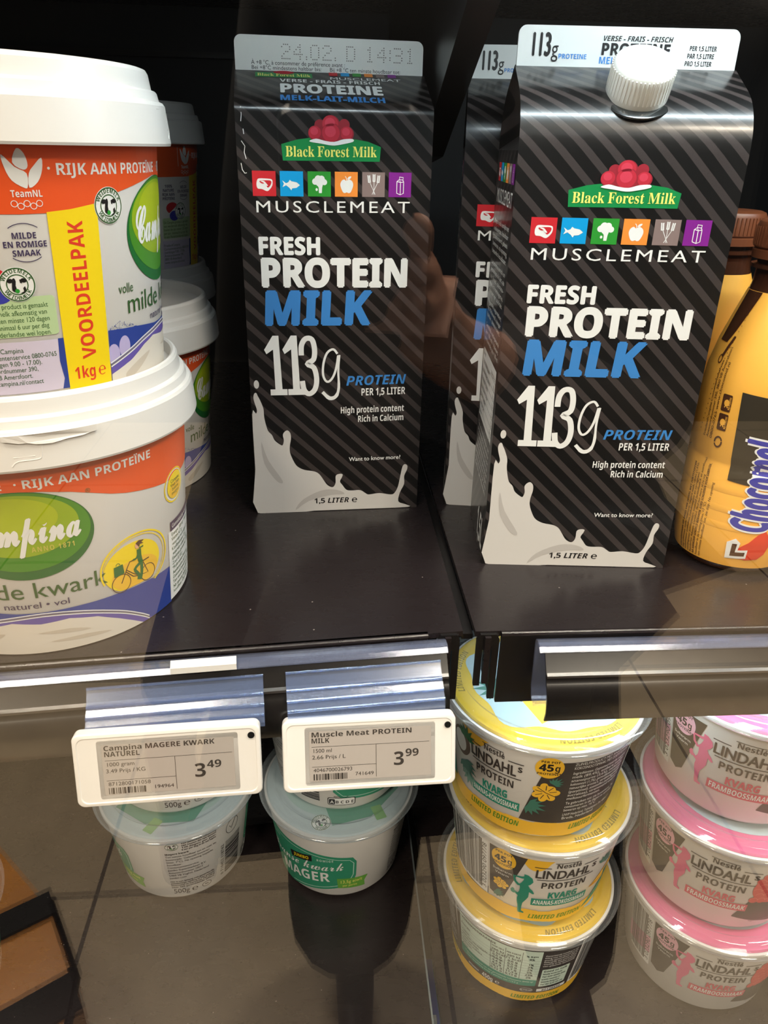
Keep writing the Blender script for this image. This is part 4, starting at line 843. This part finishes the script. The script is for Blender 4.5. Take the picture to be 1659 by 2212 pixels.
        rows = (('Energie', '266 kJ', '299 kJ', '4%'), ('', '63 kcal', '71 kcal', ''), ('Vetten', '0,5 g', '0,6 g', '1%'), ('waarvan verzadigde vetzuren', '0,4 g', '0,5 g', '2%'), ('Koolhydraten', '4,4 g', '5,0 g', '2%'), ('waarvan suikers', '4,2 g', '4,7 g', '5%'), ('Eiwitten', '10,1 g', '11,3 g', '23%'), ('Zout', '0,12 g', '0,13 g', '2%'))
        for k, t in enumerate(('VOOR 100 G', 'PER PORTIE', '% RI**')): A.text(t, X((287, 298, 310.5)[k]), 51, 1.4, P_BLACK, 'b', al='c', w=(6.6, 7.4, 6)[k], l=5)
        for k, (a, b_, c_, d_) in enumerate(rows):
            y = 48-2.7*k; A.text(a, X(255.5), y, 1.6, P_BLACK, 'r', l=5)
            for s, p in ((b_, 287), (c_, 298), (d_, 310.5)): A.text(s, X(p), y, 1.7, P_BLACK, 'b', al='c', l=5)
            A.line([(X(254), y-0.5), (X(317), y-0.5)], 0.12, P_GREY, 4)
        A.text('*Referentie-inname van een gemiddelde volwassene (8400 kJ/', X(258), 24.8, 1.35, P_MINT, 'r', w=X(57), l=5); A.text('Deze verpakking bevat 4 porties van 112,5 g', X(260), 22.4, 1.35, P_MINT, 'r', w=X(44), l=5)
        A.text('NETTOGEWICHT', X(262), 15.2, 1.5, P_WHITE, 'b', w=8, l=4); A.text('450g', X(275.5), 14.4, 4.0, P_WHITE, 'b', w=X(9.5), l=4); A.text('\u212e', X(286.4), 14.6, 3.6, P_WHITE, 'r', l=4); A.ring(X(311), 16.4, 3.6, 2.2, 0.22, P_WHITE, 4, 24); A.text('14.746.001', X(311), 15.8, 1.1, P_WHITE, 'b', al='c', l=4)
        for k, s in enumerate(('Gevarieerde voeding is van', 'belang voor het behoud van een', 'goede gezondheid. Het is', 'belangrijk een gevarieerde', 'voeding te hebben evenals', 'een gezonde levensstijl.')): A.text(s, X(319), 52-2.1*k, 1.35, P_WHITE, 'r', w=X(25), l=4)
        A.rrect(X(319.5), 20, X(341), 38.4, 0.8, P_MINT, 3)
        for k, s in enumerate(('Good to talk', 'Nestl\u00e9 Nederland', 'Tel 020 5699 699', 'www.nestle.nl', 'Nestl\u00e9 Belgilux', 'Tel 02 529 55 25')): A.text(s, X(320.6), 35.4-2.8*k, 2.0 if k == 0 else 1.5, P_BLACK, 'b', w=X(18.5) if k in (0, 2, 5) else X(15), l=4)
        A.rect(X(319), 14.6, X(343), 17.6, P_WHITE, 4); A.text('80128550', X(331), 15.1, 1.9, P_BLACK, 'b', al='c', l=5); A.rect(X(346.5), 14, X(359.8), 57.8, P_WHITE, 3); A.barcode(X(348), 16, X(359.6), 57, P_BLACK, 4, 22, seed=9)
        A.text('LIMITED EDITION', X(300), 6.4, 3.7, P_MG, 'bi', w=X(40), l=3)
    return A
def foil_art(kind):
    A = Art()
    if kind == 'yellow':
        p = [(38.6+2.2*math.sin(5*t)+1.6*math.sin(9*t+1), t) for t in [2*PI*k/80 for k in range(80)]]
        A.raw([(r*math.cos(t), r*math.sin(t)) for r, t in p], [tuple(range(80))], P_GREYB, 1)
        A.poly([(-34, -4), (-8, -24), (-2, -4), (-16, 12)], P_LY, 2); A.poly([(6, 8), (30, 2), (20, 26)], P_LY, 2); leafy(A, 10, -22, 16, -0.6, P_LEAF, 3); leafy(A, -14, 20, 15, 2.0, P_LEAF, 3); leafy(A, 24, -12, 12, 0.2, P_WHITE, 3)
        A.text('LINDAHLS', 0, 8, 8, P_DK, 'r', w=44, al='c', off=0.02, l=4); A.text('PROTEIN', 0, -3, 6, P_DK, 'b', w=34, al='c', l=4); A.text('KVARG', 0, -12, 6, P_TEAL, 'b', w=22, al='c', l=4)
        for a0 in (100, 220, 340):
            A.text('LIMITED EDITION', 0, 0, 3.4, C('foil_olive', 148, 128, 34), 'bi', w=34, al='c', arc=(0, 0, 43.0, math.radians(a0)), l=2)
    elif kind == 'pink':
        A.poly([(36*math.cos(math.radians(a)), 36*math.sin(math.radians(a))) for a in range(170, 285, 5)]+[(0, 4)], P_DK, 1); A.poly([(37*math.cos(math.radians(a)), 37*math.sin(math.radians(a))) for a in range(285, 531, 6)]+[(0, 4)], P_GREYB, 1)
        A.poly([(-40, -10), (-20, 30), (-38, 22)], P_PINK, 2); A.ell(-2, -29, 9.5, 7.5, P_PINKL, 3, 30); A.text('45g', -2, -31, 5, P_DK, 'b', al='c', rot=0.4, l=4)
        A.text('LINDAHLS', 4, 6, 7, P_DK, 'r', w=40, al='c', off=0.02, l=4); A.text('FRAMBOOSSMAAK', 0, 0, 2.8, P_WHITE, 'b', w=42, al='c', arc=(0, 0, 41.6, math.radians(215)), l=3)
    else:
        B = A; A = Art(); A.poly([(38*math.cos(math.radians(a)), 34*math.sin(math.radians(a))) for a in range(0, 360, 6)], C('foil_mint', 172, 198, 192), 1); A.poly([(8, -40), (34, -24), (30, 6), (-16, 4), (-18, -38)], P_JG, 2); A.rrect(10, -44.5, 17, -33, 0.6, P_LIME, 3); A.text('Franse kwark', 6, -14, 7, P_WHITE, 'sc', w=38, al='c', l=4); cow_badge(A, -24, -33, 6.4, 3)
        c_, s_ = math.cos(2.44), math.sin(2.44); B.it = [([(x*c_-y*s_, x*s_+y*c_) for x, y in v], f, m, l) for v, f, m, l in A.it]; A = B
    return A
def lindahl(name, label, loc, rz, art, foil, fm, grp):
    o = thing(name, label, 'tub', loc, math.radians(rz), grp); tub_shape(o, LIDP, art, foil, fm); return o
LY_ART, LP_ART = lindahl_art(False), lindahl_art(True)
FOILY = mat('foil_yellow', (240, 200, 60), 0.3, metal=0.25); FOILP = mat('foil_pink', (226, 104, 150), 0.3, metal=0.2); FOILW = mat('foil_white', (186, 200, 204), 0.4)
gy = 'stack of yellow lidded tubs'
Y1 = lindahl('lidded_tub', 'yellow lidded tub showing the nutrition table, lowest of the yellow stack', (100.0, -40.4, ZL), -49, LY_ART, foil_art('yellow'), FOILY, gy)
dup(Y1, (98.7, -41.2, ZL+NH), math.radians(-158), 'yellow lidded tub with green runner facing front, middle of the yellow stack', gy)
dup(Y1, (92.4, -45.2, ZL+2*NH), math.radians(67), 'yellow lidded tub showing the ingredients text, top of the yellow stack under the rail', gy)
gp = 'stack of pink lidded tubs'
K1 = lindahl('lidded_tub', 'pink raspberry tub at the bottom of the pink stack', (206.4, -51.8, ZL), -176, LP_ART, foil_art('pink'), FOILP, gp)
dup(K1, (203.89999999999998, -50.0, ZL+NH), math.radians(-192), 'pink raspberry tub in the middle of the pink stack', gp)
dup(K1, (203.89999999999998, -43.4, ZL+2*NH), math.radians(-192), 'pink raspberry tub at the top of the pink stack under the right rail', gp)
def jumbo_art():
    A = Art(); X = lambda a: a*RT
    def pl(p, m, l=1, sm=0): A.poly([(X(a), v) for a, v in p], m, l, sm)
    pl([(-46, 49), (-46, 9), (-42, 5), (-17, 4.5), (13.4, 9.6), (33.5, 13.3), (42, 17), (44.5, 24.8), (44.3, 39.3), (41, 44), (0, 48), (-40, 51)], P_JG, 1)
    A.line([(X(a), v) for a, v in ((-42, 48), (0, 45.6), (38.5, 41.6), (42, 38), (42, 26), (39, 19.6), (32, 15.6), (13, 11.8), (-17, 6.6))], 0.5, C('label_line', 190, 226, 212), 2)
    pl([(-13.6, 39.2), (7.7, 43.6), (7.5, 37.4), (-12.8, 33.4)], P_BLACK, 3); A.text('JUMBO', X(-10), 35.8, 3.0, P_YEL, 'b', w=X(15), l=4, slope=0.24)
    A.text('Franse kwark', X(-44), 25.2, 8.2, P_WHITE, 'sc', w=X(78), l=3, slope=0.11); A.text('MAGER', X(-29), 12.6, 9.6, P_WHITE, 'b', w=X(51), l=3, slope=0.17, off=0.01)
    A.text('ROMIGE', X(11.6), 39.2, 2.1, C('label_pale', 200, 228, 216), 'b', w=X(14), l=3, slope=0.1, gap=0.15); A.text('VERSE', X(-38), 42, 2.1, C('label_pale', 200, 228, 216), 'b', w=X(12), l=3, slope=0.1, gap=0.15)
    pl([(28, 22.8), (55.5, 21.5), (52.6, 16.4), (53.5, 10.9), (29, 12.6)], P_LIME, 4); A.text('13,5g eiwit', X(30.5), 17.4, 3.2, P_YTXT, 'r', w=X(20), l=5, slope=0.02); A.text('per portie', X(33), 14, 2.1, P_YTXT, 'r', w=X(13), l=5)
    Q_ = A; A = Art()
    cow_badge(A, X(85), 54.2, 3.8, 2) ; y = 56
    for k, s in enumerate(('Van weidemelk afkomstig', 'van koeien die ten minste', '120 dagen per jaar,', '6 uur per dag in de wei lopen.')): A.text(s, X(92), 55.6-2.1*k, 1.5, P_BLACK, 'b', w=X(27), l=2)
    for k, s in enumerate(('Magere kwark', 'Ten minste houdbaar tot en met: zie', 'bovenzijde. Gekoeld bewaren', '(max. 7\u00b0C). Na opening beperkt', 'houdbaar.', 'Consumentenservice:', 'Jumbo Supermarkten B.V.', 'Antwoordnummer 10017', '5460 VB Veghel, Nederland', 'jumbo.com')): A.text(s, X(79), 46.2-2.75*k, 1.7, P_BLACK if k in (0, 6) else P_DK, 'b' if k in (0,) else 'r', w=X((18, 40, 34, 37, 12, 25, 31, 28, 33, 14)[k]), l=2, off=0.008)
    for k, s in enumerate(('Het is van belang een gevarieerde,', 'evenwichtige voeding en een gezonde', 'levensstijl te hanteren. Per 100 g', 'voor het gemiddelde effect.')): A.text(s, X(79), 17.6-2.0*k, 1.45, P_BLACK, 'b', w=X(38), l=2)
    A.text('500g', X(80), 5.6, 4.6, P_DK, 'r', w=X(14), off=0.015, l=2); A.text('\u212e', X(95.5), 5.4, 5.0, P_DK, 'r', w=X(6.5), off=0.012, l=2); A.ring(X(109.5), 7.6, 3.3, 2.5, 0.4, P_DK, 2, 24); A.text('NL', X(109.5), 6.9, 1.5, P_DK, 'b', al='c', l=2)
    A.barcode(X(128), 7, X(146), 38, P_BLACK, 2, 40, horiz=True, seed=12); A.text('8 718452 118762', X(126.4), 7, 2.2, P_BLACK, 'r', w=30, rot=PI/2, l=2)
    A.ring(X(135), 49, 5.2, 6.4, 0.35, P_DK, 2, 30); A.line([(X(132), 50), (X(134), 46.6), (X(138.4), 54)], 0.5, P_DK, 2)
    A.rrect(X(153), 4.6, X(177), 11.6, 1.4, P_BLACK, 2); A.rrect(X(153.8), 5.1, X(176.2), 11.1, 1.2, P_WHITE, 3)
    A.rrect(X(154.2), 5.4, X(159.4), 10.4, 0.8, P_BLACK, 4)
    for k, ch in enumerate('ABCDE'): A.text(ch, X(156.8+4.4*k), 6.4, 2.6, P_WHITE if k == 0 else P_BLACK, 'b', al='c', l=5)
    A.text('NUTRI-SCORE', X(165), 12.1, 1.0, P_BLACK, 'b', al='c', w=10, l=2)
    Q_.it += A.shift(0, 3.2).it; A = Q_
    pl([(158, 50), (158, 20), (165, 14), (215, 10), (268, 10), (268, 50)], P_JG, 1); A.line([(X(160.4), 48), (X(160.4), 21.4), (X(166.4), 16.2), (X(215), 12.4)], 0.5, C('label_line', 190, 226, 212), 2)
    return A
gj = 'green labelled kwark tubs'
J = thing('lidded_tub', 'green labelled kwark tub below the tag reading 3,99, on the lower shelf', 'tub', (-8.4, 32.6, ZL), math.radians(-121), gj); tub_shape(J, LIDJ, jumbo_art(), foil_art('green'), FOILW)
dup(J, (-7.3, 40.0, ZL+NH), math.radians(-255), 'kwark tub with barcode stacked on the green labelled tub, behind the 3,99 tag', gj)
dup(J, (-114.1, 36.6, ZL), math.radians(-170), 'kwark tub with its small print and 500g facing front, on the lower shelf', gj)
dup(J, (-113.3, 42.4, ZL+NH), math.radians(-171), 'kwark tub behind the tag reading 3,49, stacked on another tub', gj)
dup(J, (-246.0, -52.0, ZL), math.radians(-150), 'kwark tub cut off by the lower left edge of the photo', gj)

# ------------------------------------------------------------------ chocolate milk bottles
PET = mat('brown_bottle', (66, 36, 22), 0.15, coat=0.4); CAPB = mat('brown_cap', (112, 62, 36), 0.4)
def bottle(name, label, loc, rz):
    o = thing(name, label, 'bottle', loc, rz, 'orange sleeved drink bottles'); RC_ = 0.4625
    prof = [(0, 2.5), (17, 2), (19.5, 0), (22.6, 0.8), (24.6, 4), (25.8, 10), (26.4, 18), (26.5, 49), (25.7, 51.5), (25.7, 53), (26.5, 55.5), (26.6, 84), (26.0, 91), (23.6, 102), (19.8, 114), (16.6, 123.4), (15.4, 128), (15.2, 133)]
    b = MB(); b.lathe(prof, PET, 96); b.lathe([(15.2, 133), (17.6, 133.4), (17.6, 134.8), (15.4, 135.2), (15.4, 137)], PET, 64); b.obj('bottle_body', o, sharp=0.5)
    s = MB(); sp = [(r+0.25, z) for r, z in prof[4:]]; sp = [p for p in sp if p[1] <= 124]; sp.append((16.5, 124.4)); s.lathe(sp, P_CB, 96)
    for z in (24, 32, 41): s.lathe([(26.75, z-1.6), (26.95, z), (26.75, z+1.6)], P_CB, 96)
    def rad(z):
        for (r0, z0), (r1, z1) in zip(sp, sp[1:]):
            if z0 <= z <= z1: return r0+(r1-r0)*(z-z0)/(z1-z0)
        return sp[0][0] if z < sp[0][1] else sp[-1][0]
    def surf(u, v, e): a = math.radians(u/RC_); r = rad(v)+e+0.22; return (r*math.cos(a), r*math.sin(a), v)
    A = Art(); X = lambda a: a*RC_
    A.poly([(X(-140), 85.4), (X(-60), 83), (X(-60), 43), (X(-135.4), 46)], P_CDARK, 1)
    for m_, of, l in ((P_WHITE, 0.07, 3), (P_CBLUE, 0.02, 4)): A.text('Chocomel', X(-90), 23.5, 15.5, m_, 'bi', w=42.5, rot=PI/2, off=of, l=l)
    A.poly([(X(-91), 24.5), (X(-104), 18), (X(-113), 14), (X(-112), 9.4), (X(-92), 9.4), (X(-84), 16)], P_RTXT, 2, 2); A.poly([(X(-123), 17), (X(-116), 19.4), (X(-111), 17.4), (X(-112), 13.6), (X(-103), 14.2), (X(-103), 9.6), (X(-122), 8.6)], P_WHITE, 3); A.poly([(X(-118), 16.6), (X(-113.6), 16.8), (X(-114), 12.4), (X(-105), 12.8), (X(-105), 10.8), (X(-118), 10.2)], P_CBR, 4)
    for k, t in enumerate(('ten minste houdbaar tot: zie dop. Na opening', 'houdbaar in de koeling (max. +7 \u00b0C).', 'NA AANKOOP GEKOELD BEWAREN. GOED SCHUDDEN VOOR GEBRUIK.', 'Rainforest Alliance Certified. Find out more at ra.org', 'voedingszuur (citroenzuur), zoetstof (acesulfaam-K en sucralose).', 'stabilisator (cellulose, cellulosegom en carrageen),', 'ingredi\u00ebnten: melk retentaat, magere melk, cacao (1,5%),', 'CACAODRANK OP BASIS VAN ZUIVEL MET ZOETSTOFFEN')): A.text(t, X(-146.5-3.6*k), 5, 1.15, P_CBR, 'b' if k in (2, 7) else 'r', w=(38, 28, 46, 40, 48, 40, 44, 44)[k], rot=PI/2, off=0.01)
    for k, t in enumerate(('\u2713 0800-0765 www.chocomet.nl'.replace('chocomet', 'chocomel').replace('\u2713 ', ''), 'Antwoordnummer 390, 3800 VB Amersfoort', 'FrieslandCampina Consumentenservice')): A.text(t, X(-160-4.2*k), 62, 1.3, P_CBR, 'r', w=(34, 40, 34)[k], rot=PI/2, off=0.01)
    for y in (67, 75.6):
        A.rrect(X(-157), y, X(-147.5), y+7.4, 0.6, P_CBR, 2); A.ell(X(-152), y+3.7, 1.2, 1.5, P_CB, 3, 14); A.line([(X(-153.4), y+1.6), (X(-152), y+3.4), (X(-150.6), y+1.6)], 0.5, P_CB, 3); A.text('BIJ PLASTIC', X(-148.2), y+0.9, 0.8, P_CB, 'b', w=5.6, rot=PI/2, l=3)
    A.ring(X(-152.5), 61.6, 2.0, 2.6, 0.7, P_CBR, 2, 24, 20, 190); A.ring(X(-152.5), 61.6, 2.0, 2.6, 0.7, P_CBR, 2, 24, 205, 370)
    for k in range(26): A.ell(X(-163-0.55*k), 122-2.3*k, 0.22, 0.3, P_CBR, 2, 6)
    A.poly([(X(-190), 124.3), (X(-158), 124.3), (X(-163), 118), (X(-171), 108), (X(-176), 103), (X(-190), 103)], PET, 1)
    A.line([(X(-174), 97), (X(-167.5), 106)], 1.4, P_CBR, 2); A.ring(X(-175), 96, 1.4, 2.0, 0.5, P_CBR, 2, 16)
    A.put(s, surf, du=1.5, dv=2.0, base=0.02, step=0.04); s.obj('sleeve', o, sharp=0.8)
    c = MB(); c.lathe([(16.6, 137), (18.2, 137.2), (18.2, 140.4), (17.6, 140.8), (17.8, 141.2), (18.4, 141.6), (18.2, 149.6), (17.4, 151.2), (15.6, 151.9), (0, 152)], CAPB, 72)
    for k in range(60):
        M = Matrix.Rotation(2*PI*k/60, 4, 'Z'); c.box(18.1, 18.65, -0.35, 0.35, 142, 149.4, CAPB, M)
    c.obj('cap', o, sharp=0.7)
    return o
BT = bottle('bottle', 'orange sleeved bottle with a brown cap, front one at the right edge', (181.8, -25.5, 0), 0)
dup(BT, (176.0, 32.0, 0), 0.9, 'orange sleeved bottle half hidden behind the capped milk carton and the front bottle')
dup(BT, (238.0, 36.0, 0), 0.3, 'orange sleeved bottle behind the front bottle, past the right edge')

# ------------------------------------------------------------------ in front of the door: the person who is seen in the glass, phone, basket
import bmesh
def skinned(name, chains, mat_, parent=None, sub=2, root=0):
    bm = bmesh.new(); lay = bm.verts.layers.skin.verify(); vs = {}
    for ch in chains:
        prev = None
        for key, p, r in ch:
            if key not in vs:
                v = bm.verts.new(Vector(p)*K); v[lay].radius = (r*K, r*K); v[lay].use_root = (len(vs) == root); vs[key] = v
            if prev is not None and not bm.edges.get((prev, vs[key])): bm.edges.new((prev, vs[key]))
            prev = vs[key]
    me = bpy.data.meshes.new(name); bm.to_mesh(me); bm.free(); me.materials.append(mat_)
    o = bpy.data.objects.new(name, me); COL.objects.link(o)
    s = o.modifiers.new('skin', 'SKIN'); s.use_smooth_shade = True
    q = o.modifiers.new('sub', 'SUBSURF'); q.levels = sub; q.render_levels = sub
    if parent: o.parent = parent
    return o
SKIN = mat('skin', (196, 142, 116), 0.5, sub=0.1); COAT = mat('black_coat', (20, 20, 22), 0.8); TROU = mat('black_trousers', (17, 18, 22), 0.85); SHOE = mat('black_shoe', (16, 15, 15), 0.5); HAIR = mat('dark_hair', (46, 32, 24), 0.7)
PE = thing('person', 'person in a long black coat and black trousers holding a phone, mirrored in the glass', 'person', (0, 0, 0))
P0 = (150, -690)
X0, Y0 = P0
PHC = CAM-Fv*7.0-U2*58+R2*12                   # middle of the phone
G = lambda a, b, c=0.0: tuple(PHC+R2*a+U2*b+Fv*c)
RW = G(56, -78, -16)
chains = [
 [('pel', (X0, Y0, -240), 128), ('waist', (X0, Y0, -70), 118), ('chest', (X0-4, Y0, 150), 136), ('shb', (X0-6, Y0-4, 272), 98), ('neck', (X0-10, Y0+8, 346), 44), ('head1', (X0-14, Y0+24, 410), 62), ('head2', (X0-15, Y0+26, 470), 76), ('head3', (X0-15, Y0+18, 528), 52)],
 [('head1', (0, 0, 0), 1), ('nose', (X0-15, Y0+104, 442), 10)],
 [('pel', 0, 0), ('hipL', (X0-78, Y0+4, -320), 84), ('kneeL', (24, Y0-4, -655), 58), ('ankL', (19, -716, -950), 40)],
 [('pel', 0, 0), ('hipR', (X0+88, Y0+4, -320), 84), ('kneeR', (X0+150, Y0+40, -655), 58), ('ankR', (349, -664, -950), 40)],
 [('shb', 0, 0), ('shR', (X0+162, Y0+4, 250), 56), ('elR', (X0+112, Y0+114, -60), 42), ('wrR', RW, 25), ('palmR', G(42, -52, -10), 26), ('palmR2', G(39, -34, -8), 22)],
 [('palmR2', 0, 0), ('f1a', G(40, -8, -6), 9.5), ('f1b', G(38, 12, 2), 9), ('f1c', G(33, 14, 9), 8)],
 [('palmR2', 0, 0), ('f2a', G(43, -22, -7), 9.5), ('f2b', G(40, -12, 6), 9), ('f2c', G(33, -10, 10), 8)],
 [('palmR', 0, 0), ('f3a', G(44, -42, -6), 9.5), ('f3b', G(40, -34, 7), 9), ('f3c', G(32, -32, 10), 8)],
 [('palmR', 0, 0), ('f4a', G(43, -58, -6), 8.5), ('f4b', G(39, -52, 6), 8), ('f4c', G(33, -50, 9), 7)],
 [('palmR', 0, 0), ('t1', G(30, -44, -17), 11), ('t2', G(16, -22, -19), 9.5), ('t3', G(9, -4, -18), 8)],
 [('shb', 0, 0), ('shL', (X0-172, Y0+4, 250), 56), ('elL', (X0-216, Y0+20, -60), 42), ('wrL', (-182, -540, -380), 27), ('paL', (-168, -526, -428), 32), ('kL', (-160, -520, -458), 25)],
] + [[('kL', 0, 0), ('l%da' % i, (-182+14*i, -506, -486+abs(i-1)*3), 9.5), ('l%db' % i, (-180+13*i, -498, -512+abs(i-1)*5), 8.5), ('l%dc' % i, (-178+12*i, -506, -530+abs(i-1)*6), 7.5)] for i in range(4)] + [[('paL', 0, 0), ('tl1', (-140, -508, -446), 10), ('tl2', (-130, -500, -472), 8.5)]]
body = skinned('body', chains, SKIN, PE)
skinned('trousers', [[('p', (X0, Y0, -270), 134), ('hl', (X0-110, Y0+4, -330), 104), ('kl', (18, Y0-6, -655), 102), ('al', (8, -716, -960), 98)], [('p', 0, 0), ('hr', (X0+88, Y0+4, -330), 98), ('kr', (X0+150, Y0+40, -655), 84), ('ar', (349, -664, -972), 68)]], TROU, PE)
skinned('coat', [[('hem', (X0-80, Y0, -392), 222), ('hip', (X0-92, Y0, -250), 208), ('w', (X0-16, Y0, -80), 164), ('c', (X0-4, Y0-2, 140), 172), ('s', (X0-6, Y0-4, 272), 132), ('n', (X0-9, Y0+4, 352), 72)], [('s', 0, 0), ('sr', (X0+168, Y0+4, 246), 78), ('er', (X0+112, Y0+112, -62), 60), ('cr', tuple(Vector(RW)*0.84+Vector((X0+112, Y0+114, -60))*0.16), 42)], [('s', 0, 0), ('sl', (X0-176, Y0+4, 246), 78), ('el', (X0-218, Y0+20, -64), 62), ('cl', (-176, -552, -352), 44)]], COAT, PE, root=1)
hb = MB(); hb.lathe([(82*math.sin(PI*k/24+0.001), 480+80*math.cos(PI*k/24)) for k in range(0, 14)][::-1], HAIR, 32, Matrix.Translation((X0-15, Y0+10, 4)))
hb.obj('hair', PE)
for nm, x, y in (('L', 19, -716), ('R', 349, -664)):
    s = skinned('shoe', [[('h', (x, y-26, -992), 34), ('m', (x, y+40, -994), 32), ('t', (x+(4 if nm == 'R' else -2), y+116, -1000), 26), ('e', (x+(5 if nm == 'R' else -2), y+150, -1004), 18)]], SHOE, PE)
ph = thing('phone', 'black phone held up by the person, mirrored in the glass', 'phone', tuple(PHC))
ph.rotation_euler = Matrix((R2, U2, -Fv)).transposed().to_euler()
b = MB(); pw, phh, r = 34, 72, 8; pp = []
for cx, cy, a in ((pw-r, phh-r, 0), (-pw+r, phh-r, 90), (-pw+r, -phh+r, 180), (pw-r, -phh+r, 270)):
    for k in range(7): t = math.radians(a+15*k); pp.append((cx+r*math.cos(t), cy+r*math.sin(t)))
b.prism(pp, (0, 0, -4), (1, 0, 0), (0, 1, 0), (0, 0, 8), BLACK); pb_ = b.obj('phone_body', ph)
b = MB(); b.rr = None; b.lathe([(0, -5.2), (6.5, -5.2), (7, -4)], mat('lens_glass', (8, 8, 12), 0.08, coat=1), 32, Matrix.Translation((-12, 58, 0))); b.lathe([(0, -5.0), (5, -5.0), (5.5, -4)], mat('lens_glass', (8, 8, 12), 0.08), 32, Matrix.Translation((-12, 40, 0))); b.obj('camera_lens', pb_)
# a wrapped orange box with black straps standing on the floor
bx = thing('strapped_box', 'glossy orange box with black straps, mirrored at the lower left of the glass', 'box', (-480, -640, ZF))
om = mat('caramel_wrap', (232, 150, 40), 0.4, coat=0.15, noise=(9, 0.45)); H_ = 203
out = [(-55, -175), (40, -82), (58, -74), (128, 42), (138, 130), (-210, 320), (-330, 60), (-180, -80)]
b = MB(); b.prism(out, (0, 0, 0), (1, 0, 0), (0, 1, 0), (0, 0, H_), om); b.obj('box_body', bx)
def strap(p, q, w):
    b = MB(); P, Q = Vector((*p, 0)), Vector((*q, 0)); n = (Q-P).normalized().cross(Vector((0, 0, 1)))*w/2
    b.prism([(-w/2, 0), (w/2, 0), (w/2, 5), (-w/2, 5)], P+Vector((0, 0, H_)), n.normalized(), (0, 0, 1), Q-P, COAT); b.obj('strap', bx)
strap((64, -70), (-220, 100), 46); strap((134, 60), (-160, 250), 60)
b = MB(); b.tube([(58, -74, H_), (128, 42, H_), (138, 130, H_)], 6, BLACK, 8); b.obj('edging', bx)
